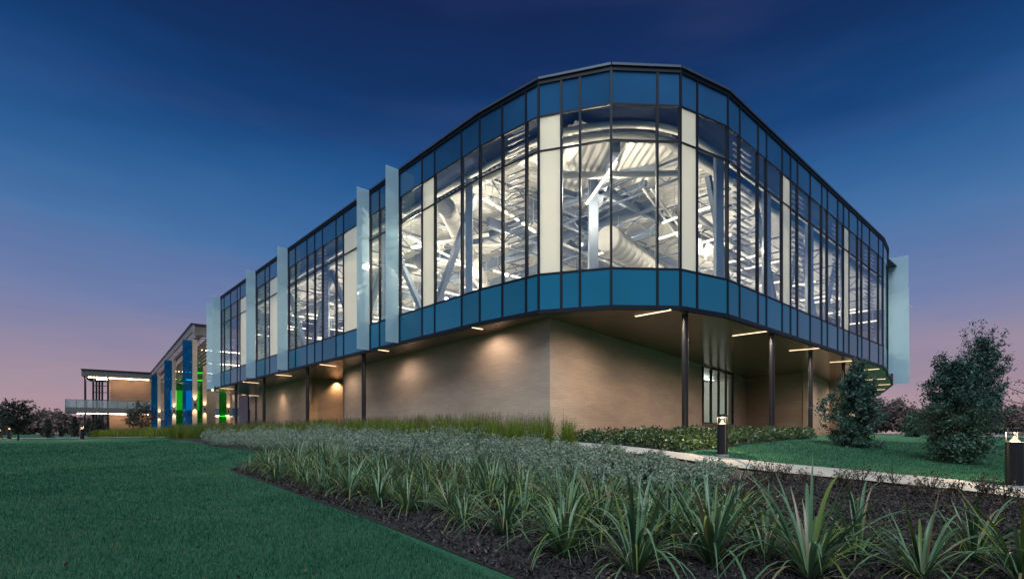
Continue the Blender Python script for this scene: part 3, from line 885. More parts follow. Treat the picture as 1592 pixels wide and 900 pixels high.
# spiral ducts with domed caps
def duct(P, Q, r):
    P, Q = Vector(P), Vector(Q); n = max(4, int((Q - P).length / 0.6))
    pts, rad = [], []
    for k in range(n + 1):
        c_ = P.lerp(Q, k / n)
        pts.append(c_); rad.append(r)
        if k < n:
            pts += [P.lerp(Q, (k + .46) / n), P.lerp(Q, (k + .5) / n), P.lerp(Q, (k + .54) / n)]; rad += [r, r * 1.035, r]
    V, F = tube_np([p - P for p in pts], rad, 24, False)
    o = link('duct', mesh_np('duct', V, F, 'duct_metal', smooth=True), B, P)
    cap = lathe('duct_cap', [(r, 0), (r * .97, .05), (r * .8, .12), (r * .4, .17), (0.001, .18)], 'white_steel', 24)
    oc = link('duct_cap', cap, o, P)
    oc.rotation_mode = 'QUATERNION'; oc.rotation_quaternion = (P - Q).to_track_quat('Z', 'Y')
duct((*at_height(945, 371, 9.3), Z(9.3)), (*at_depth(1075, 36), Z(9.3)), 0.62)
duct((*at_depth(694, 24.0), Z(10.3)), (*LP(12, 10), Z(10.2)), 0.42)
duct((*LP(9, 3.5), Z(9.9)), (*LP(30, 3.8), Z(9.9)), 0.42)
duct((*RP(4, 5), Z(9.9)), (*RP(30, 5), Z(9.9)), 0.45)
# linear lights
HALL_N = [0]
def tube_light(A, Bq, z):
    A, Bq = Vector((*A, z)), Vector((*Bq, z))
    o = bar('ceiling_light', 'hall_tube', A, Bq, 0.09, 0.07, B)
    HALL_N[0] += 1
    if HALL_N[0] % 3 == 1:
        ld = bpy.data.lights.new('hall_lamp', 'POINT'); ld.energy = 260; ld.color = (1.0, 0.84, 0.62); ld.shadow_soft_size = 0.0
        lo = bpy.data.objects.new('hall_lamp', ld); COL.objects.link(lo); lo.parent = B
        lo.location = (A + Bq) / 2 + Vector((0, 0, -.12)) - wloc(B)
    for f_ in (.15, .85):
        p_ = A.lerp(Bq, f_)
        bar('light_hanger', 'white_steel', p_ + Vector((0, 0, .05)), p_ + Vector((0, 0, 11.2 + EYE - z)), 0.02, 0.02, B)
tube_light(at_height(912, 317, 10.0), at_height(958, 252, 10.0), Z(10.0))
for a, b in (((752, 309), (768, 319)), ((772, 321), (790, 333)), ((794, 335), (806, 343)), ((812, 347), (832, 361)), ((681, 390), (718, 408)), ((635, 368), (657, 379)),
             ((628, 436), (641, 442)), ((1030, 347), (1052, 338)), ((1084, 391), (1130, 378)), ((1086, 328), (1110, 320))):
    tube_light(at_height(*a, 9.6), at_height(*b, 9.6), Z(9.6))
for k, s in enumerate(np.arange(7.0, 37, 2.9)):
    for j, d in enumerate((2.6, 7.0, 11.2)):
        z = Z(9.2 + 0.35 * ((k + j) % 2))
        tube_light(LP(s + .4 * j, d), LP(s + .4 * j, d + 2.2), z)
for k, s in enumerate(np.arange(3.0, 34, 2.9)):
    for j, d in enumerate((2.6, 7.0, 11.2)):
        z = Z(9.2 + 0.35 * ((k + j) % 2))
        tube_light(RP(s + .4 * j, d), RP(s + .4 * j, d + 2.2), z)
for px, py, h in ((903, 380, 8.4), (694, 464, 7.2), (788, 427, 7.6)):
    x, y = at_height(px, py, h)
    sp = lathe('spot_lamp', [(0.001, -.09), (.06, -.075), (.09, -.02), (.09, .03), (.001, .03)], 'hall_spot', 14)
    link('spot_lamp', sp, B, (x, y, Z(h)))

# ------------------------------------------------------------------ entrance pavilion with coloured glass fins
HR = 11.2
C0 = at_height(297.6, 503, HR); C1 = at_height(233.5, 579.8, HR)
cu = Vector((C1[0] - C0[0], C1[1] - C0[1])).normalized(); cn = Vector((cu.y, -cu.x))
if cn.y < 0: cn = -cn
EP = lambda s, d: (C0[0] + cu.x * s + cn.x * d, C0[1] + cu.y * s + cn.y * d)
CL = math.hypot(C1[0] - C0[0], C1[1] - C0[1])
E = thing('entrance_pavilion', 'entrance pavilion with dark flat canopy and blue and green glass fins', 'building', (*EP(CL / 2, 3), gz(*EP(CL / 2, 3))))
DEP = 13.0
poly_slab('roof', [EP(0, 9), EP(CL, 9), EP(CL, DEP), EP(0, DEP)], Z(HR - .12), Z(HR), 'fascia_grey', E, (*EP(0, 0), Z(HR)))
box2('roof_edge', 'black_steel', EP(-.1, .1), EP(CL, .1), Z(HR - .12), Z(HR + .05), 0.34, E)
box2('roof_edge', 'black_steel', EP(.1, .3), EP(.1, DEP), Z(HR - .12), Z(HR + .05), 0.34, E)
box2('fascia', 'fascia_mid', EP(-.05, .12), EP(CL, .12), Z(HR - .85), Z(HR - .12), 0.2, E)
box2('fascia', 'fascia_grey', EP(.15, 0.3), EP(.15, DEP), Z(HR - 1.1), Z(HR - .12), 0.2, E)
# trellis beams under the canopy
for k in range(38):
    s = 1.2 + k * (CL - 2) / 38
    bar('canopy_slat', 'fascia_grey', (*EP(s, 0.3), Z(HR - .8)), (*EP(s, 9.2), Z(HR - .8)), 0.34, 0.06, E)
for k in range(7):
    bar('sky_line_bar', 'tan_metal', (*EP(1.0, 1.6), Z(7.5 + .4 * k)), (*EP(CL - 1, 1.6), Z(7.5 + .4 * k)), .3, .06, E)  # pale bars added to imitate the bright sky lines between the slats
for d in (1.2, 6.0, 11.0):
    bar('canopy_beam', 'black_steel', (*EP(.6, d), Z(HR - .6)), (*EP(CL - .5, d), Z(HR - .6)), 0.25, 0.4, E)
for s in (9, 22, 36, 50):
    bar('canopy_light', 'terrace_tube', (*EP(s, 2), Z(HR - 1.35)), (*EP(s, 9), Z(HR - 1.35)), 0.10, 0.06, E)
gE = lambda p: gz(*p) - 0.1
def pier(s, d, top, colour, up=True):
    p, q = EP(s, d), EP(s, d + .42)
    box2('pier', 'tan_metal', p, q, gE(p), Z(top), 0.3, E)
    f0, f1 = EP(s, d - .02), EP(s, d - .86)
    box2('glass_fin', colour, f0, f1, gE(p), Z(top - .1), 0.05, E)
    zc = Z(3.0)
    c_ = EP(s - .22, d + .2)
    sc = link('sconce', lathe('sconce', [(0.001, -.16), (.075, -.16), (.075, .16), (0.001, .16)], 'black_steel', 12), E, (*c_, zc))
    if up:
        for sg in (1, -1):
            ld = bpy.data.lights.new('sconce_beam', 'SPOT'); ld.energy = 210; ld.spot_size = math.radians(64); ld.spot_blend = .8
            ld.color = (1.0, 0.72, 0.40); ld.shadow_soft_size = 0.0
            lo = bpy.data.objects.new('sconce_beam', ld); COL.objects.link(lo); lo.parent = E
            lo.location = Vector((*EP(s - .30, d + .2), zc + sg * .2)) - wloc(E)
            lo.rotation_euler = (math.pi if sg > 0 else 0, 0, 0)
sA = []
for px, py in ((299, 528.6), (267.5, 560), (245, 582.8)):
    x, y = at_height(px, py, 9.6)
    v = Vector((x - C0[0], y - C0[1])); sA.append((v.dot(cu), v.dot(cn)))
for s, d in sA: pier(s, d, 9.65, 'blue_glass')
sB = []
for px, py in ((315, 552), (284, 578)):
    x, y = at_height(px, py, 9.6)
    v = Vector((x - C0[0], y - C0[1])); sB.append((v.dot(cu), v.dot(cn)))
for s, d in sB: pier(s, d, 9.6, 'green_glass')
x, y = at_depth(352, 70); v = Vector((x - C0[0], y - C0[1])); pier(v.dot(cu), v.dot(cn), 9.0, 'green_glass')
x, y = at_depth(320.5, 66); x1_, y1_ = at_depth(334, 67)
box2('side_wall', 'fascia_tan', (x, y), (x1_, y1_), gz(x, y) - .1, Z(5.4), 0.3, E)
# glazed end of the entrance court with lit upper room
NB = 5
for k in range(NB):
    d0, d1 = .5 + k * 2.5, .5 + (k + 1) * 2.5 - .15
    box2('court_glazing', 'shadow_glass', EP(CL - .5, d0), EP(CL - .5, d1), Z(-.4), Z(2.6), 0.1, E)
    box2('court_panel', 'fascia_mid', EP(CL - .5, d0), EP(CL - .5, d1), Z(2.65), Z(4.4), 0.2, E)
    box2('court_window', 'window_glow', EP(CL - .4, d0), EP(CL - .4, d1), Z(4.5), Z(8.2), 0.1, E) if k in (1, 2, 4) else box2('court_panel', 'warm_panel', EP(CL - .4, d0), EP(CL - .4, d1), Z(4.5), Z(8.2), 0.1, E)
    box2('court_panel', 'fascia_grey', EP(CL - .5, d0), EP(CL - .5, d1), Z(8.3), Z(HR - .9), 0.2, E)
    bar('court_post', 'black_steel', (*EP(CL - .7, d0 - .08), Z(-.4)), (*EP(CL - .7, d0 - .08), Z(HR - .9)), .2, .2, E)
# glazed back wall with lit rooms
bw0, bw1 = EP(-6, 9.5), EP(CL, 9.5)
box2('back_wall', 'warm_panel', bw0, bw1, gz(*bw0) - .3, Z(4.3), 0.3, E)
box2('back_wall', 'fascia_grey', bw0, bw1, Z(4.3), Z(5.2), 0.32, E)
for k in range(12):
    s = -4 + k * 4.6
    if s + 4.2 > CL: break
    box2('lit_window', 'window_glow', EP(s, 9.2), EP(s + 3.9, 9.2), Z(5.4), Z(8.6), 0.06, E) if k % 3 != 1 else box2('wall_panel', 'warm_panel', EP(s, 9.2), EP(s + 3.9, 9.2), Z(5.3), Z(9.8), 0.2, E)
    box2('dark_glazing', 'shadow_glass', EP(s, 9.3), EP(s + 3.6, 9.3), Z(-.2), Z(3.4), 0.1, E) if k % 2 else None
    bar('window_post', 'black_steel', (*EP(s - .2, 9.1), Z(-.4)), (*EP(s - .2, 9.1), Z(10)), 0.16, 0.16, E)
# link wall seen under the end of the hall
l0, l1 = at_depth(330, 72), at_depth(378, 70)
box2('link_wall', 'warm_panel', l0, l1, Z(-.6), Z(2.3), 0.3, E)
box2('link_wall', 'warm_panel', l0, l1, Z(3.4), Z(5.6), 0.3, E)
box2('link_glazing', 'shadow_glass', l0, l1, Z(2.3), Z(3.4), 0.2, E)
bar('link_light', 'terrace_tube', (*at_depth(334, 70.5), Z(2.35)), (*at_depth(352, 70), Z(2.35)), .12, .06, E)
l2, l3 = at_depth(372, 58), at_depth(386, 57)
box2('lobby_glazing', 'shadow_glass', l2, l3, Z(-.4), Z(4.2), 0.12, E)

# ------------------------------------------------------------------ terrace wing far left
D1 = at_height(126.5, 574, HR); D0 = C1
tu = Vector((D1[0] - D0[0], D1[1] - D0[1])); TL = tu.length; tu.normalize(); tn = Vector((tu.y, -tu.x))
if tn.y < 0: tn = -tn
TP = lambda s, d: (D0[0] + tu.x * s + tn.x * d, D0[1] + tu.y * s + tn.y * d)
sx = lambda px, d=0: (lambda P: Vector((P[0] - D0[0], P[1] - D0[1])).dot(tu))(on_line(px, TP(0, d), TP(TL, d)))
Wt = thing('terrace_wing', 'two storey terrace wing with cantilevered glass railed balcony and warm lit walls', 'building', (*TP(TL / 2, 4), gz(*TP(TL / 2, 4))))
poly_slab('roof', [TP(-1, 0), TP(TL, 0), TP(TL - .4, 12), TP(-1, 12)], Z(HR - 1.1), Z(HR), 'fascia_grey', Wt, (*TP(0, 0), Z(HR)))
bar('roof_edge', 'black_steel', (*TP(-1, -.06), Z(HR + .05)), (*TP(TL + .1, -.06), Z(HR + .05)), 0.2, 0.14, Wt)
sw = sx(170.5, 3.2)
box2('upper_wall', 'warm_panel', TP(-1, 3.2), TP(sw, 3.2), Z(4.5), Z(HR - 1.1), 0.3, Wt)
box2('lower_wall', 'warm_panel', TP(-1, 3.2), TP(sw, 3.2), Z(-.6), Z(3.7), 0.3, Wt)
box2('end_wall', 'fascia_grey', TP(sw, 3.3), TP(sw, 9), Z(-.6), Z(3.7), 0.3, Wt)
bal = sx(100.8, -1.0)
poly_slab('balcony', [TP(-1, -1.0), TP(bal, -1.0), TP(bal + .5, 6), TP(-1, 6)], Z(3.65), Z(4.55), 'fascia_grey', Wt, (*TP(0, 0), Z(4)))
npan = 9
for k in range(npan):
    s0 = -0.9 + (bal + .85) * k / npan; s1 = -0.9 + (bal + .85) * (k + 1) / npan - .05
    box2('rail_pane', 'rail_glass', TP(s0, -.95), TP(s1, -.95), Z(4.56), Z(5.85), 0.03, Wt)
    bar('rail_post', 'black_steel', (*TP(s1 + .02, -.9), Z(4.5)), (*TP(s1 + .02, -.9), Z(5.8)), .05, .05, Wt)
for k in range(4):
    box2('rail_pane', 'rail_glass', TP(bal - .03, -.9 + k * 1.7), TP(bal - .03, .75 + k * 1.7), Z(4.56), Z(5.85), 0.03, Wt)
bar('hand_rail', 'coping_metal', (*TP(-.9, -.95), Z(5.88)), (*TP(bal, -.95), Z(5.88)), .06, .05, Wt)
for px, d in ((132.5, .5), (168, .5), (145, 5), (150, 6.5), (154.5, 8), (159, 9.5)):
    s = sx(px, d)
    c_ = TP(s, d)
    bar('post', 'black_steel', (*c_, Z(-.6)), (*c_, Z(HR - 1.05)), .22, .22, Wt)
for zc in (6.2, 7.6, 8.8):
    bar('screen_rail', 'black_steel', (*TP(sx(145, 5), 5), Z(zc)), (*TP(sx(168, 5), 5), Z(zc)), .1, .12, Wt)
bar('roof_light', 'terrace_tube', (*TP(.2, 1.3), Z(HR - 1.2)), (*TP(sx(137, 1.3), 1.3), Z(HR - 1.2)), .16, .08, Wt)
bar('roof_light', 'terrace_tube', (*TP(sw + .2, 5), Z(HR - 1.2)), (*TP(sx(150, 5), 5), Z(HR - 1.2)), .16, .08, Wt)
bar('balcony_light', 'terrace_tube', (*TP(.2, 1.6), Z(3.58)), (*TP(sw, 1.6), Z(3.58)), .16, .08, Wt)
bar('balcony_light', 'terrace_tube', (*TP(sw + .3, 1.6), Z(3.58)), (*TP(sx(120, 1.6), 1.6), Z(3.58)), .10, .05, Wt)

# ------------------------------------------------------------------ bollards
def bollard(x, y, h, label, lit=1.0):
    g = gz(x, y)
    t = thing('bollard_light', label, 'bollard', (x, y, g), 'bollard lights along the paths')
    r = 0.122 * h
    link('post', lathe('post', [(0.001, -.1), (r, -.1), (r, .76 * h), (r * .55, .765 * h), (0.001, .765 * h)], 'black_steel', 28), t, (x, y, g))
    link('base_plate', lathe('base_plate', [(r * 1.25, -.05), (r * 1.25, .03), (r * 1.02, .035)], 'concrete', 24), t, (x, y, g))
    link('lens', lathe('lens', [(r * .97, .765 * h), (r * .97, .925 * h)], 'lens_glass', 28), t, (x, y, g))
    link('reflector', lathe('reflector', [(r * .62, .768 * h), (r * .28, .82 * h), (r * .07, .87 * h)], 'reflector', 20), t, (x, y, g))
    for k in range(3):
        a = 2 * math.pi * k / 3 + .5
        bar('lens_rib', 'black_steel', (x + r * .9 * math.cos(a), y + r * .9 * math.sin(a), g + .76 * h), (x + r * .9 * math.cos(a), y + r * .9 * math.sin(a), g + .93 * h), .008, .008, t)
    link('cap', lathe('cap', [(0.001, .925 * h), (r, .925 * h), (r, .995 * h), (r * .97, h), (0.001, h)], 'black_steel', 28), t, (x, y, g))
    ld = bpy.data.lights.new('bollard_lamp', 'POINT'); ld.energy = 90 * lit; ld.color = (1.0, 0.76, 0.45); ld.shadow_soft_size = 0.0
    lo = bpy.data.objects.new('bollard_lamp', ld); COL.objects.link(lo); lo.parent = t
    lo.location = (0, 0, .905 * h)
x, y = on_ground(1123, 708.5); bollard(x, y, 64.5 * y / FOC, 'black cylinder bollard light in front of the four light window')
x, y = on_ground(1577.5, 757); bollard(x, y, 92 * y / FOC, 'black cylinder bollard light by the path at the right edge')
x, y = at_depth(127.5, 37); bollard(x, y, 1.0, 'lit bollard under the cantilevered balcony', 1)
x, y = at_depth(14.5, 37); bollard(x, y, .95, 'lit bollard in front of the dark round tree', 1)
x, y = at_depth(0.5, 44); bollard(x, y, .85, 'lit bollard cut by the left edge of the picture', 1)
x, y = at_depth(164.5, 62); bollard(x, y, .8, 'small distant lit bollard at the corner of the lower terrace wall', 1)

# ------------------------------------------------------------------ plants: numpy generators
def rot_frames(n, rng):
    q = rng.normal(size=(n, 4)); q /= np.linalg.norm(q, axis=1)[:, None]
    w, x, y, z = q.T
    R = np.empty((n, 3, 3))
    R[:, 0] = np.stack([1 - 2 * (y * y + z * z), 2 * (x * y - z * w), 2 * (x * z + y * w)], 1)
    R[:, 1] = np.stack([2 * (x * y + z * w), 1 - 2 * (x * x + z * z), 2 * (y * z - x * w)], 1)
    R[:, 2] = np.stack([2 * (x * z - y * w), 2 * (y * z + x * w), 1 - 2 * (x * x + y * y)], 1)
    return R
def leaf_quads(C, size, rng, aspect=0.5, tint=None, up=0.0):
    """Folded diamond leaves at centres C (n,3); up > 0 biases the long axis upwards."""
    n = len(C); R = rot_frames(n, rng)
    u = R[:, 0].copy()
    if up: u[:, 2] += up; u /= np.linalg.norm(u, axis=1)[:, None]
    v = np.cross(u, R[:, 1]); v /= np.linalg.norm(v, axis=1)[:, None] + 1e-9
    w = np.cross(u, v)
    s = np.asarray(size).reshape(-1, 1) * rng.uniform(.7, 1.25, (n, 1))
    a = C - u * s * .5; b = C + v * s * aspect * .5 + w * s * .06; c = C + u * s * .5; d = C - v * s * aspect * .5 + w * s * .06
    V = np.stack([a, b, c, d], 1).reshape(-1, 3)
    F = (np.arange(n) * 4)[:, None] + np.arange(4)[None]
    t = rng.uniform(0, 1, n) if tint is None else tint
    return V, F, np.repeat(t, 4)
def blades(C, H, W, lean, az, rng, segs=3, droop=0.5, tint=None):
    """Tapering ribbons rooted at C: (n,) height, width, lean and azimuth."""
    n = len(C); k = np.linspace(0, 1, segs + 1)
    dirx, diry = np.cos(az), np.sin(az)
    px, py = -diry, dirx
    rows = []
    for t in k:
        out = lean * (t ** 1.0 * .55 + droop * t ** 2.6)
        up = H * (t - droop * .45 * np.clip(lean / (H + 1e-6), 0, 2) * t ** 3)
        c = C + np.stack([dirx * out, diry * out, up], 1)
        wdt = (W * (1 - t ** 2.2) * .5 * (0.6 + .4 * min(1, t * 4)))[:, None] + (0.0004)
        off = np.stack([px, py, np.zeros(n)], 1) * wdt
        rows += [c - off, c + off]
    m = len(rows)
    V = np.stack(rows, 1).reshape(-1, 3)
    f = []
    for s in range(segs):
        f.append([2 * s, 2 * s + 1, 2 * s + 3, 2 * s + 2])
    F = ((np.arange(n) * m)[:, None, None] + np.array(f)[None]).reshape(-1, 4)
    t = rng.uniform(0, 1, n) if tint is None else tint
    return V, F, np.repeat(t, m)
def cat(L):
    V, F, T_, k = [], [], [], 0
    for v, f, t in L:
        V.append(v); F.append(f + k); T_.append(t); k += len(v)
    return np.concatenate(V), np.concatenate(F), np.concatenate(T_)
def sample_poly(poly, n, rng):
    P = np.array(poly); lo, hi = P.min(0), P.max(0); out = np.zeros((0, 2))
    while len(out) < n:
        c = rng.uniform(lo, hi, (max(n, 500) * 2, 2)); out = np.concatenate([out, c[in_poly(c, P)]])
    return out[:n]
def spaced(poly, dmin, rng, tries=6000, nmax=400):
    c = sample_poly(poly, tries, rng); keep = []
    for p in c:
        if all((p[0] - q[0]) ** 2 + (p[1] - q[1]) ** 2 > dmin * dmin for q in keep):
            keep.append(p)
            if len(keep) >= nmax: break
    return np.array(keep)
def with_z(P, lift=0.0):
    return np.column_stack([P, ground(P[:, 0], P[:, 1]) + lift])

# lawn grass: short blades, denser near the camera
g_rng = np.random.default_rng(3)
parts = []
def lawn_blades(px_poly, n_try, dens):
    """Blades thin out with distance and get a little broader, so the turf stays even."""
    poly = ground_poly(px_poly)
    P = np.array(poly); area = 0.5 * abs(np.dot(P[:, 0], np.roll(P[:, 1], 1)) - np.dot(P[:, 1], np.roll(P[:, 0], 1)))
    Q = sample_poly(poly, int(area * dens), g_rng)
    k = np.clip(Q[:, 1] / 4.5, 1, 8)
    keep = g_rng.uniform(0, 1, len(Q)) < 1 / k ** 1.9
    Q, k = Q[keep], k[keep]
    ok = ~in_poly(Q, BED) & ~in_poly(Q, PATH) & ~in_poly(Q, HEDGE)
    Q, k = Q[ok], k[ok]
    C = with_z(Q, -.003); n = len(C); h = .034 * (.8 + .2 * k)
    V, F, t = blades(C, g_rng.uniform(.6, 1.3, n) * h, g_rng.uniform(.7, 1.3, n) * .0055 * k, g_rng.uniform(.2, 1.1, n) * h, g_rng.uniform(0, 6.28, n), g_rng, segs=1)
    nz_ = np.sin(Q[:, 0] * 1.7 + np.sin(Q[:, 1] * 1.1) * 1.5) * np.cos(Q[:, 1] * 1.3 + Q[:, 0] * .6)
    n3 = np.sin(Q[:, 0] * 4.3 + 2.2 * np.sin(Q[:, 1] * 2.9)) * np.sin(Q[:, 1] * 5.1 + 1.7 * np.cos(Q[:, 0] * 3.3))
    n4 = np.sin(Q[:, 0] * .45 + Q[:, 1] * .31) * np.cos(Q[:, 1] * .38 - Q[:, 0] * .22)
    tt = np.clip(.40 + .14 * nz_ + .13 * n3 + .17 * n4 + g_rng.normal(0, .27, n), 0, 1)
    return V, F, np.repeat(tt, 4)
parts.append(lawn_blades([(-500, 960), (900, 960), (560, 803), (357, 731), (450, 707), (322, 692), (262, 684), (0, 690), (-500, 700)], 0, 5000))
parts.append(lawn_blades([(1060, 704), (1190, 719), (1479, 746), (1650, 765), (1650, 692), (1300, 685), (1130, 695)], 0, 5200))
V, F, t = cat(parts)
tag(link('grass', mesh_np('grass', V, F, 'grass_leaf', t)), 'short mown lawn grass', None, None, 'stuff')

Q = sample_poly(ground_poly([(-150, 940), (800, 940), (560, 803), (357, 731), (0, 705), (-150, 720)]), 420, g_rng)
Q = Q[~in_poly(Q, BED)]
V, F, t = leaf_quads(with_z(Q, .03), np.full(len(Q), .045), g_rng, .5)
tag(link('fallen_leaves', mesh_np('fallen_leaves', V, F, 'twig_leaf', t)), 'scattered dry leaves lying on the lawn', None, None, 'stuff')
# bark chips over the visible mulch
c_rng = np.random.default_rng(5)
CHIPS = ground_poly([(357, 731), (440, 760), (560, 803), (680, 850), (800, 900), (900, 960), (1760, 960), (1760, 800), (1592, 780), (1479, 765), (1330, 750), (1190, 736), (1100, 760), (900, 760), (640, 750), (420, 724)])
Q = sample_poly(CHIPS, 60000, c_rng)
Q = Q[in_poly(Q, BED)]
C = with_z(Q, 0.0); C[:, 2] += c_rng.uniform(.03, .06, len(C))
V, F, t = leaf_quads(C, np.full(len(C), .05), c_rng, .32)
tag(link('bark_chips', mesh_np('bark_chips', V, F, 'chip', t)), 'dark bark mulch chips', None, None, 'stuff')

# strap-leaved plants
STRAP = []
def strap_leaf_mesh(seed, L, droop, W):
    """One long channelled leaf, root at origin, arching along +x."""
    r = np.random.default_rng(seed); n = 9
    V = []
    for i in range(n + 1):
        t = i / n
        x = L * (0.18 * t + droop * .62 * t ** 2.3)
        z = L * (t * (1 - .10 * droop) - droop * .62 * t ** 3.0)
        w = W * .5 * (min(1, .55 + t * 1.6)) * (1 - t ** 3.2) + .0006
        fold = w * .45
        tw = .25 * math.sin(seed + t * 2.0)
        V += [(x - tw * w, -w, z + fold), (x, 0, z), (x + tw * w, w, z + fold)]
    F = []
    for i in range(n):
        k = i * 3
        F += [(k, k + 1, k + 4, k + 3), (k + 1, k + 2, k + 5, k + 4)]
    return np.array(V), np.array(F)
leaf_src = [strap_leaf_mesh(s, 1.0, d, w) for s, d, w in ((1, .12, .027), (2, .35, .029), (3, .65, .027), (4, .95, .024), (5, 1.25, .020), (6, .45, .032))]
def leaf_variant_meshes():
    out = []
    for i, (V, F) in enumerate(leaf_src):
        for tn_ in (0.12, 0.34, 0.52, 0.74, 0.97):
            me = mesh_np('leaf', V, F, 'strap_leaf', np.clip(np.full(len(V), tn_) + np.linspace(-.06, .06, len(V)), 0, 1), True)
            out.append((i, me))
    return out
LEAFM = leaf_variant_meshes()
def strap_params(rng, n, h):
    res = []
    for k in range(n):
        inner = rng.random()
        vi = int(rng.choice([0, 1, 5, 2, 3, 4], p=[.18, .16, .12, .20, .18, .16]))
        az = rng.uniform(0, 2 * math.pi)
        L = h * rng.uniform(.55, 1.08 if vi == 0 else 1.3)
        tilt = rng.uniform(-.05, .62) * (1.0 if vi > 1 else .8)
        tint = int(rng.choice([0, 1, 2, 3, 4], p=[.20, .26, .20, .24, .10]))
        rr = rng.uniform(0, .05)
        if rng.random() < .09: vi, tilt, tint, L = 4, rng.uniform(.55, 1.05), 4, L * .8      # spent leaf lying low
        res.append((vi, az, L, tilt, tint, rr))
    return res
def strap_joined(seed, n, h):
    rng = np.random.default_rng(seed); L = []
    tv = (0.12, 0.34, 0.52, 0.74, 0.97)
    for vi, az, ln, tilt, tint, rr in strap_params(rng, n, h):
        V, F = leaf_src[vi]
        M = Matrix.Rotation(az, 4, 'Z') @ Matrix.Translation((rr, 0, 0)) @ Matrix.Rotation(tilt, 4, 'Y') @ Matrix.Scale(ln, 4)
        A = np.array(M); W_ = V @ A[:3, :3].T + A[:3, 3]
        L.append((W_, F, np.full(len(V), tv[tint])))
    V, F, t = cat(L)
    return mesh_np('strap_leaves', V, F, 'strap_leaf', t, True)
STRAPM = [strap_joined(100 + i, 66, .64) for i in range(9)]
def front_strap(px, py, h, n, seed, label):
    x, y = on_ground(px, py); g = gz(x, y) + .02
    t = thing('strap_leaf_plant', label, 'plant', (x, y, g), 'strap leaved plants in the bed')
    rng = np.random.default_rng(seed)
    for vi, az, ln, tilt, tint, rr in strap_params(rng, int(n * 1.6), h * 1.1):
        me = LEAFM[vi * 5 + tint][1]
        o = bpy.data.objects.new('leaf', me); COL.objects.link(o); o.parent = t
        o.matrix_basis = Matrix.Rotation(az, 4, 'Z') @ Matrix.Translation((rr, 0, 0)) @ Matrix.Rotation(tilt, 4, 'Y') @ Matrix.Scale(ln, 4)
fronts = [(878, 868, .66, 52, 1, 'tall strap leaved clump with yellow green centre at the front lawn edge'),
          (988, 897, .74, 50, 2, 'broad blue green strap leaved clump cut by the bottom of the picture'),
          (1106, 884, .80, 54, 3, 'tall strap leaved clump with upright blades below the middle bollard'),
          (1190, 872, .62, 42, 4, 'strap leaved clump just behind the two bottom clumps at bare mulch'),
          (1258, 905, .80, 50, 5, 'dark green strap leaved clump at the bottom, third from the right'),
          (1432, 905, .60, 40, 6, 'low strap leaved clump at the bottom, second from the right'),
          (1590, 915, .64, 36, 7, 'strap leaved clump at the bottom right corner'),
          (1042, 852, .70, 44, 16, 'strap leaved clump in the gap between the two tallest bottom clumps'),
          (935, 838, .66, 44, 17, 'strap leaved clump in front of the silver bush behind the tall bottom clumps'),
          (1335, 872, .60, 38, 18, 'arching strap leaved clump standing alone on mulch at lower right'),
          (1515, 880, .58, 36, 19, 'strap leaved clump with wide arching blades near the bottom right corner'),
          (785, 838, .62, 46, 8, 'strap leaved clump with brown drooping leaves near the lawn edge'),
          (722, 822, .56, 42, 9, 'strap leaved clump with pale arching leaves left of the brown one'),
          (814, 812, .64, 44, 10, 'strap leaved clump behind the brown leaved one'),
          (635, 800, .58, 44, 11, 'strap leaved clump on dark mulch halfway along the lawn edge'),
          (589, 788, .58, 42, 12, 'pale strap leaved clump left of the halfway one'),
          (499, 764, .50, 36, 13, 'small strap leaved clump third from the pointed end of the bed'),
          (427, 750, .46, 34, 14, 'small strap leaved clump second from the pointed end of the bed'),
          (388, 731, .44, 32, 15, 'strap leaved clump at the pointed end of the bed')]
for f_ in fronts: front_strap(*f_)
s_rng = np.random.default_rng(21)
STRAP_POLY = ground_poly([(385, 727), (450, 748), (560, 784), (700, 824), (820, 850), (960, 868), (1160, 850), (1130, 800), (980, 792), (850, 766), (700, 740), (560, 722), (440, 712)])
fp = [on_ground(f_[0], f_[1]) for f_ in fronts]
ORDN = ['first', 'second', 'third', 'fourth', 'fifth', 'sixth', 'seventh', 'eighth', 'ninth', 'tenth', 'eleventh', 'twelfth', 'thirteenth', 'fourteenth', 'fifteenth', 'sixteenth',
        'seventeenth', 'eighteenth', 'nineteenth', 'twentieth', 'twenty-first', 'twenty-second', 'twenty-third', 'twenty-fourth', 'twenty-fifth', 'twenty-sixth', 'twenty-seventh', 'twenty-eighth']
e0, e1 = Vector(on_ground(357, 731)), Vector(on_ground(800, 900))
eu = (e1 - e0).normalized(); en = Vector((-eu.y, eu.x))
if en.x < 0: en = -en
cnt = 0
for row in range(7):                                   # rows run parallel to the lawn edge
    q_ = 0
    for k in range(-6, 34):
        p = e0 + eu * (k * .52 + .26 * (row % 2) + s_rng.normal(0, .09)) + en * (.55 + row * .5 + s_rng.normal(0, .07))
        if not in_poly(np.array([[p.x, p.y]]), STRAP_POLY)[0]: continue
        if any((p.x - q[0]) ** 2 + (p.y - q[1]) ** 2 < .16 for q in fp): continue
        o = link('strap_leaf_plant', STRAPM[cnt % 9], None, (p.x, p.y, gz(p.x, p.y) + .02))
        kk = s_rng.uniform(.66, 1.22); o.scale = (kk, kk, kk * s_rng.uniform(.85, 1.2))
        o.rotation_euler = (s_rng.normal(0, .10), s_rng.normal(0, .10), s_rng.uniform(0, 6.28))
        tag(o, ORDN[q_] + ' strap leaved clump from the pointed bed end in the ' + ORDN[row] + ' full row', 'plant', 'strap leaved plants in the bed')
        cnt += 1; q_ += 1

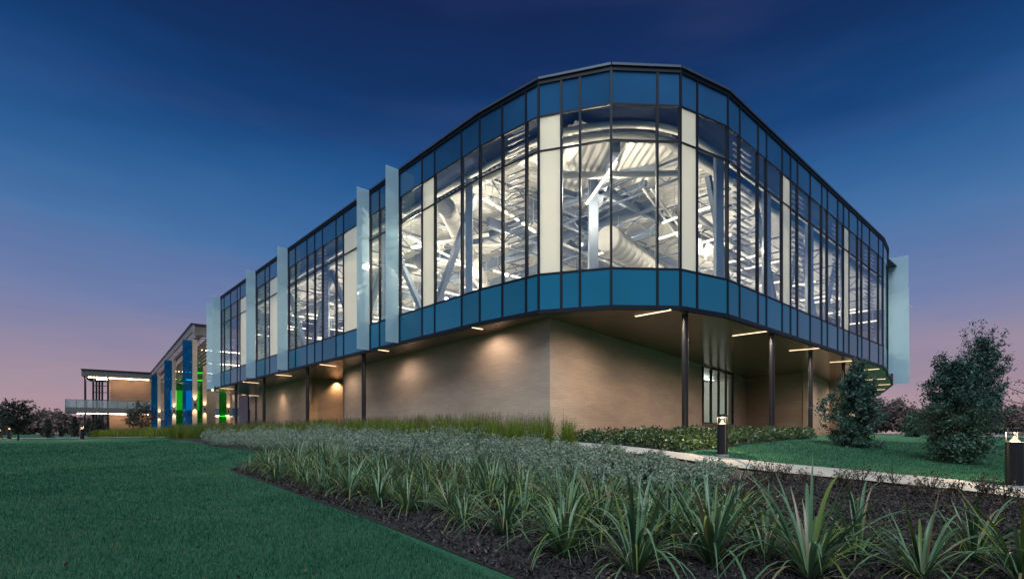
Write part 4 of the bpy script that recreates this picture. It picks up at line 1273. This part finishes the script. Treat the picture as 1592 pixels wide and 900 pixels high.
# silver shrubs: upright soft sprays
def silver(rng, h, r, n):
    ns = int(16 + 40 * r)
    az = rng.uniform(0, 6.28, ns); rad = np.sqrt(rng.uniform(0, 1, ns)) * r
    top = h * (1 - .45 * (rad / r) ** 2) * rng.uniform(.75, 1.15, ns)
    k = rng.integers(0, ns, n); t = rng.uniform(.12, 1, n) ** .75
    x = np.cos(az[k]) * rad[k] * (.45 + .55 * t) + rng.normal(0, .028, n); y = np.sin(az[k]) * rad[k] * (.45 + .55 * t) + rng.normal(0, .028, n)
    return leaf_quads(np.column_stack([x, y, top[k] * t + .02]), np.full(n, .055), rng, .42, np.clip(rng.normal(.5, .25, n), 0, 1), .7)
v_rng = np.random.default_rng(31)
SILVER_POLY = ground_poly([(318, 691), (400, 700), (445, 705), (560, 717), (700, 735), (850, 757), (960, 772), (1110, 764), (1130, 745), (1060, 728), (960, 712), (880, 706), (760, 702), (620, 692), (480, 683.5), (380, 681.5), (330, 683)])
near_labels = iter(['silver leaved bush nearest the lit path below the middle bollard', 'silver leaved bush beside the path end, second from the bollard',
                    'silver leaved bush behind the tall bottom clumps', 'silver leaved bush in front of the path where it meets the grasses'])
mass = []
for (px, py, h, r), lab in zip(((1088, 757, .36, .38), (1005, 748, .38, .46), (935, 770, .42, .44), (905, 734, .40, .44)), near_labels):
    x, y = on_ground(px, py)
    V, F, t = silver(v_rng, h, r, 4200)
    tag(link('silver_bush', mesh_np('silver_bush', V, F, 'silver_leaf', t), None, (x, y, gz(x, y))), lab, 'bush', 'silver bushes by the path')
for p in spaced(SILVER_POLY, .62, v_rng, 6000, 320):
    sc_ = 1 - .45 * min(1, max(0, (p[0] / p[1] - .04) / .14))       # the drift is lower where it meets the path
    V, F, t = silver(v_rng, v_rng.uniform(.48, .74) * sc_, v_rng.uniform(.36, .5), 1500 if p[1] < 14 else 800)
    if p[1] >= 14: pass
    mass.append((V + np.array([p[0], p[1], gz(*p)]), F, t))
V, F, t = cat(mass)
tag(link('silver_shrubbery', mesh_np('silver_shrubbery', V, F, 'silver_leaf', t)), 'continuous drift of silver grey shrubs', None, None, 'stuff')

# ornamental meadow grass with brown plumes
m_rng = np.random.default_rng(41)
MEADOW = ground_poly([(262, 682), (330, 684), (480, 684), (620, 692), (760, 702), (860, 706), (905, 698), (880, 691), (760, 684), (600, 679), (430, 678.5), (270, 679)])
tuf = spaced(MEADOW, .42, m_rng, 9000, 700)
parts, plumes = [], []
for p in tuf:
    n = 150; ang = m_rng.uniform(0, 6.28, n); rr = np.abs(m_rng.normal(0, .10, n))
    C = np.column_stack([p[0] + np.cos(ang) * rr, p[1] + np.sin(ang) * rr, np.full(n, gz(*p))])
    sc = m_rng.uniform(.8, 1.15)
    parts.append(blades(C, m_rng.uniform(.45, .92, n) * sc, m_rng.uniform(.009, .016, n), m_rng.uniform(.03, .32, n), ang + m_rng.normal(0, .5, n), m_rng, 3, .7,
                        np.clip(m_rng.normal(m_rng.uniform(.3, .65), .2, n), 0, 1)))
    n2 = 7 if m_rng.random() < .55 else 2
    C = np.column_stack([p[0] + m_rng.normal(0, .1, n2), p[1] + m_rng.normal(0, .1, n2), np.full(n2, gz(*p) + .25)])
    plumes.append(blades(C, m_rng.uniform(.5, .85, n2) * sc, np.full(n2, .012), m_rng.uniform(.02, .18, n2), m_rng.uniform(0, 6.28, n2), m_rng, 3, .3))
    L_ = np.repeat(C, 5, 0) + np.column_stack([m_rng.normal(0, .05, n2 * 5), m_rng.normal(0, .05, n2 * 5), m_rng.uniform(.35, .65, n2 * 5)])
    plumes.append(leaf_quads(L_, np.full(len(L_), .05), m_rng, .25, None, 1.2))
V, F, t = cat(parts)
tag(link('meadow_grass', mesh_np('meadow_grass', V, F, 'meadow_leaf', t)), 'yellow green ornamental grass along the wall', None, None, 'stuff')
V, F, t = cat(plumes)
tag(link('grass_plumes', mesh_np('grass_plumes', V, F, 'plume_leaf', t)), 'brown seed heads above the ornamental grass', None, None, 'stuff')
# planting in front of the pavilion
P = ground_poly([(150, 680.4), (300, 680.6), (300, 679.2), (235, 679.0), (150, 679.2)])
tuf = spaced(P, .7, m_rng, 4000, 160); parts = []
for p in tuf:
    n = 60; ang = m_rng.uniform(0, 6.28, n); rr = np.abs(m_rng.normal(0, .25, n))
    C = np.column_stack([p[0] + np.cos(ang) * rr, p[1] + np.sin(ang) * rr, np.full(n, gz(*p))])
    parts.append(blades(C, m_rng.uniform(.4, 1.0, n), np.full(n, .05), m_rng.uniform(.1, .5, n), ang, m_rng, 2, .6))
V, F, t = cat(parts)
tag(link('pavilion_groundcover', mesh_np('pavilion_groundcover', V, F, 'meadow_leaf', t)), 'low planting at the foot of the coloured fins', None, None, 'stuff')

# low glossy hedge along the right wall
h_rng = np.random.default_rng(51)
parts = []
for p in spaced(HEDGE, .34, h_rng, 6000, 400):
    n = 120; ang = h_rng.uniform(0, 6.28, n); t_ = h_rng.uniform(.1, 1, n); R_ = .3
    rr = R_ * np.sqrt(h_rng.uniform(0, 1, n)); hh = h_rng.uniform(.26, .42)
    C = np.column_stack([p[0] + np.cos(ang) * rr, p[1] + np.sin(ang) * rr, gz(*p) + hh * t_ * (1 - .3 * (rr / R_) ** 2) + .02])
    parts.append(leaf_quads(C, np.full(n, .11), h_rng, .4, np.clip(h_rng.normal(.4, .25, n), 0, 1), .5))
V, F, t = cat(parts)
tag(link('low_shrubbery', mesh_np('low_shrubbery', V, F, 'hedge_leaf', t)), 'low glossy evergreen cover at the foot of the wall', None, None, 'stuff')

# sparse twiggy shrubs along the path
w_rng = np.random.default_rng(61)
def twiggy_meshes(seed):
    r = np.random.default_rng(seed); tubes, tips = [], []
    for k in range(9):
        a = r.uniform(0, 6.28); h = r.uniform(.22, .42); l = r.uniform(.05, .2)
        p1 = (math.cos(a) * l * .4, math.sin(a) * l * .4, h * .5); p2 = (math.cos(a) * l, math.sin(a) * l, h)
        tubes.append(tube_np([(0, 0, -.02), p1, p2], [.006, .0045, .002], 4, False)); tips += [p1, p2]
        for j in range(2):
            b = a + r.normal(0, 1); q = (p1[0] + math.cos(b) * .09, p1[1] + math.sin(b) * .09, p1[2] + r.uniform(.04, .14))
            tubes.append(tube_np([p1, q], [.004, .002], 4, False)); tips.append(q)
    V, F = merge(tubes); stem = mesh_mixed('stems', V, F, 'bark')
    tp = np.array(tips); C = np.repeat(tp, 3, 0) + r.normal(0, .025, (len(tp) * 3, 3))
    V, F, t = leaf_quads(C, np.full(len(C), .05), r, .5)
    return stem, mesh_np('leaves', V, F, 'twig_leaf', t)
TW = [twiggy_meshes(70 + i) for i in range(5)]
ORD = ['first', 'second', 'third', 'fourth', 'fifth', 'sixth', 'seventh', 'eighth', 'ninth', 'tenth', 'eleventh', 'twelfth', 'thirteenth', 'fourteenth', 'fifteenth', 'sixteenth', 'seventeenth', 'eighteenth']
for k in range(18):
    px = 1175 + k * 24.5 + w_rng.uniform(-8, 8)
    py = np.interp(px, [1135, 1190, 1330, 1479, 1592], [729, 735, 749, 764, 779]) + w_rng.uniform(4, 16)
    x, y = on_ground(px, py)
    t = thing('twiggy_shrub', ORD[k] + ' twiggy young shrub in the mulch along the path, counting from the silver bushes', 'shrub', (x, y, gz(x, y) + .02), 'young shrubs beside the path')
    st, lv = TW[k % 5]
    s_ = w_rng.uniform(.6, 1.0); rz = w_rng.uniform(0, 6.28)
    for nme, me in (('stems', st), ('leaves', lv)):
        o = bpy.data.objects.new(nme, me); COL.objects.link(o); o.parent = t; o.scale = (s_, s_, s_); o.rotation_euler = (0, 0, rz)

# ------------------------------------------------------------------ trees
def tree(name, label, x, y, h, profile, nlimb, nleaf, lsize, seed, mat='holly_leaf', trunk_r=.05, clear=.05, spread=.05, lean=(0, 0), group=None, shoots=6, cat_='tree', sink=.03):
    """profile(t) -> crown radius (m) at relative height t; limbs carry twigs, twigs carry leaves."""
    r = np.random.default_rng(seed); g = gz(x, y) - sink
    th = thing(name, label, cat_, (x, y, g), group)
    tubes = []
    tp = [np.array([lean[0] * t + r.normal(0, .012) * h * (t > 0), lean[1] * t + r.normal(0, .012) * h * (t > 0), h * .93 * t]) for t in np.linspace(0, 1, 7)]
    tubes.append(tube_np(tp, [trunk_r * (1 - .82 * t) for t in np.linspace(0, 1, 7)], 7, False))
    twigs = []
    ga = 2.39996
    for i in range(nlimb):
        tt = clear + (1 - clear) * ((i + r.uniform(0, 1)) / nlimb)
        R_ = profile(tt) * r.uniform(.5, 1.2)
        zb = max(0.02, tt - r.uniform(.06, .16)) * .93
        j = zb / .93 * 6; k = min(int(j), 5); b0 = tp[k] + (tp[k + 1] - tp[k]) * (j - k)
        az = i * ga + r.normal(0, .35)
        tip = np.array([math.cos(az) * R_ + lean[0] * tt, math.sin(az) * R_ + lean[1] * tt, h * tt])
        mid = b0 * .45 + tip * .55 + np.array([0, 0, -.04 * h * r.uniform(0, 1)])
        tubes.append(tube_np([b0, mid, tip], [trunk_r * .34 * (1 - tt * .5), trunk_r * .2, trunk_r * .06], 4, False))
        for q in range(7):
            f = r.uniform(.25, 1); s = b0 * (1 - f) + tip * f if f > .55 else (b0 * (1 - f / .55) + mid * (f / .55))
            e = s + r.normal(0, 1, 3) * np.array([1, 1, .7]) * (.18 * R_ + .03 * h)
            twigs.append((s, e))
            if q < 2: tubes.append(tube_np([s, e], [trunk_r * .09, trunk_r * .04], 3, False))
    for i in range(shoots):
        az = r.uniform(0, 6.28); tt = r.uniform(.45, .95); R_ = profile(tt) * r.uniform(.5, .95)
        s = np.array([math.cos(az) * R_ + lean[0] * tt, math.sin(az) * R_ + lean[1] * tt, h * tt]); e = s + np.array([math.cos(az) * .05 * h, math.sin(az) * .05 * h, r.uniform(.10, .20) * h])
        twigs += [(s, e)] * 3; tubes.append(tube_np([s * .8, s, e], [trunk_r * .15, trunk_r * .1, trunk_r * .04], 3, False))
    V, F = merge(tubes)
    link('trunk', mesh_mixed('trunk', V, F, 'bark'), th, (x, y, g))
    S = np.array([a for a, b in twigs]); Ee = np.array([b for a, b in twigs])
    k = r.integers(0, len(twigs), nleaf); f = r.uniform(0, 1, (nleaf, 1))
    C = S[k] * (1 - f) + Ee[k] * f + r.normal(0, spread, (nleaf, 3))
    C[:, 2] = np.maximum(C[:, 2], .03)
    tk = r.uniform(0, 1, len(twigs))
    V, F, t = leaf_quads(C, np.full(nleaf, lsize), r, .5, np.clip(tk[k] * .6 + r.uniform(0, .45, nleaf), 0, 1), .3)
    link('crown', mesh_np('crown', V, F, mat, t), th, (x, y, g))
    return th

# the holly bushes on the right lawn
x, y = on_ground(1330, 694)
H_ = (694 - 566) * y / FOC
tree('holly_bush', 'dark evergreen bush on the lawn in front of the building corner', x, y, H_, lambda t: H_ * .36 * (math.sin(math.pi * min(1, .18 + t * .82)) ** .65 if t < .62 else max(.05, 1 - (t - .3) / .78)), 64, 19000, .078, 5, shoots=10, cat_='bush')
x, y = on_ground(1487, 719)
H2 = (719 - 556) * y / FOC
tree('holly_bush', 'broad teal leaved evergreen bush nearest the bollard by the path', x, y, H2, lambda t: H2 * .33 * (.78 if t < .2 else (1.0 if t < .68 else max(.08, 1 - (t - .62) / .46))), 80, 26000, .068, 6, shoots=12, cat_='bush', trunk_r=.045)
x2, y2 = at_depth(1522, y + 2.0)
H3 = (EYE + (HOR - 518) * y2 / FOC) - gz(x2, y2)
tree('leaning_tree', 'taller dark loose tree rising behind the broad teal bush', x2, y2, H3, lambda t: H3 * .15 * (.6 + .5 * math.sin(math.pi * t)) * (1 if t < .9 else .7), 70, 13000, .066, 8, 'holly_leaf', .06, .3, .05, (.12, 0), shoots=18)
x, y = at_depth(1422, 27.5)
tree('holly_bush', 'small round dark bush far back on the right lawn', x, y, 1.35, lambda t: .5 * math.sin(math.pi * min(1, .25 + t * .72)) ** .6, 30, 4500, .09, 9, shoots=4, cat_='bush')
# bare spreading branches entering at the right edge
x, y = at_depth(1640, 13.5)
tree('bare_tree', 'thin bare branches reaching in at the right edge', x, y, 2.6, lambda t: 1.55 * (.5 + .5 * t), 14, 700, .06, 10, 'dusk_leaf', .06, .35, .05)
# left lawn and far planting
x, y = at_depth(28, 33)
tree('round_tree', 'dark round crowned tree at the far left of the lawn', x, y, 2.55, lambda t: .95 * math.sin(math.pi * min(1, max(0, (t - .28) / .8))) ** .6 + .05, 46, 2600, .14, 12, 'dusk_leaf', .055, .36, .06, shoots=8)
x, y = at_depth(3, 40)
tree('slim_tree', 'slim dark tree at the left picture edge', x, y, 2.7, lambda t: .6 * (1 - .6 * t), 30, 1000, .14, 13, 'dusk_leaf', .05, .3, .06)
x, y = at_depth(217, 45.5)
tree('leafy_tree', 'small leaning round tree in front of the warm lower wall', x, y, 3.1, lambda t: 1.15 * math.sin(math.pi * min(1, max(0, (t - .2) / .9))) ** .6 + .05, 46, 1700, .13, 14, 'dusk_leaf', .07, .38, .06, (.3, 0), shoots=6)
x, y = at_depth(207, 47)
tree('leafy_tree', 'thin stemmed small tree beside the leaning round one', x, y, 2.5, lambda t: .6 * math.sin(math.pi * min(1, max(0, (t - .25) / .8))) ** .6 + .05, 24, 1100, .16, 15, 'dusk_leaf', .045, .5, .06)
for px, Y, h_, w_, lab in ((74.5, 46, 1.75, .62, 'broad cone shaped conifer between the lawn path bollards'), (116, 52, 2.2, .62, 'taller cone shaped conifer left of the balcony bollard'),
                           (94.5, 70, 1.7, .35, 'thin far conifer between two larger ones'), (153, 58, 2.3, .95, 'bushy dark tree under the balcony posts'), (138, 66, 2.4, 1.0, 'dark tree behind the balcony bollard')):
    x, y = at_depth(px, Y)
    tree('conifer', lab, x, y, h_, (lambda ww: (lambda t: ww * (1.02 - t) ** .8 + .02))(w_), 40, 1700, .14, int(px), 'dusk_leaf', .05, .12, .05, shoots=0)

# far woods behind both sides
def woods(name, label, px0, px1, Y, tops, n, seed, lsz):
    r = np.random.default_rng(seed); parts = []
    k = 0; px = px0
    while px < px1:
        top = np.interp(px, *zip(*tops)) + r.uniform(-5, 5)
        Yk = Y + r.uniform(-12, 16)
        X, _ = at_depth(px, Yk); h = (HOR - top) * Yk / FOC
        R_ = r.uniform(3.2, 6.0)
        nl = 9
        for q in range(nl):
            a = r.uniform(0, 6.28); zc = h * (.25 + .68 * q / nl); rr = R_ * math.sin(math.pi * min(.96, .2 + .75 * q / nl))
            c = np.array([X + math.cos(a) * rr * .5, Yk + math.sin(a) * rr * .5, EYE - .5 + zc])
            C = c + r.normal(0, 1, (n, 3)) * np.array([rr * .38, rr * .38, h * .085])
            C[:, 2] = np.clip(C[:, 2], EYE - .5, None)
            parts.append(leaf_quads(C, np.full(n, lsz), r, .6, np.clip(r.uniform(.1, .9) + r.normal(0, .15, n), 0, 1)))
        px += r.uniform(7, 15)
    V, F, t = cat(parts)
    tag(link(name, mesh_np(name, V, F, 'hazed_leaf', t)), label, None, None, 'stuff')
woods('far_woods', 'haze tinted brown far woods behind the terrace wing', -260, 330, 165, [(-260, 640), (0, 640), (40, 655), (70, 640), (90, 638), (120, 648), (160, 645), (330, 650)], 110, 81, .8)
woods('far_woods', 'haze tinted brown far woods beyond the right lawn', 1300, 1900, 150, [(1300, 640), (1375, 622), (1400, 618), (1420, 632), (1460, 640), (1520, 636), (1592, 628), (1900, 620)], 130, 82, .75)
# far road and pale verge
sheet('road', [(-160, 58), (-48, 62), (-40, 74), (-160, 72)], 'asphalt', 0.05, 3.0)
sheet('gravel_verge', [(34, 36), (150, 30), (190, 75), (52, 74)], 'pale_ground', 0.05, 3.0)
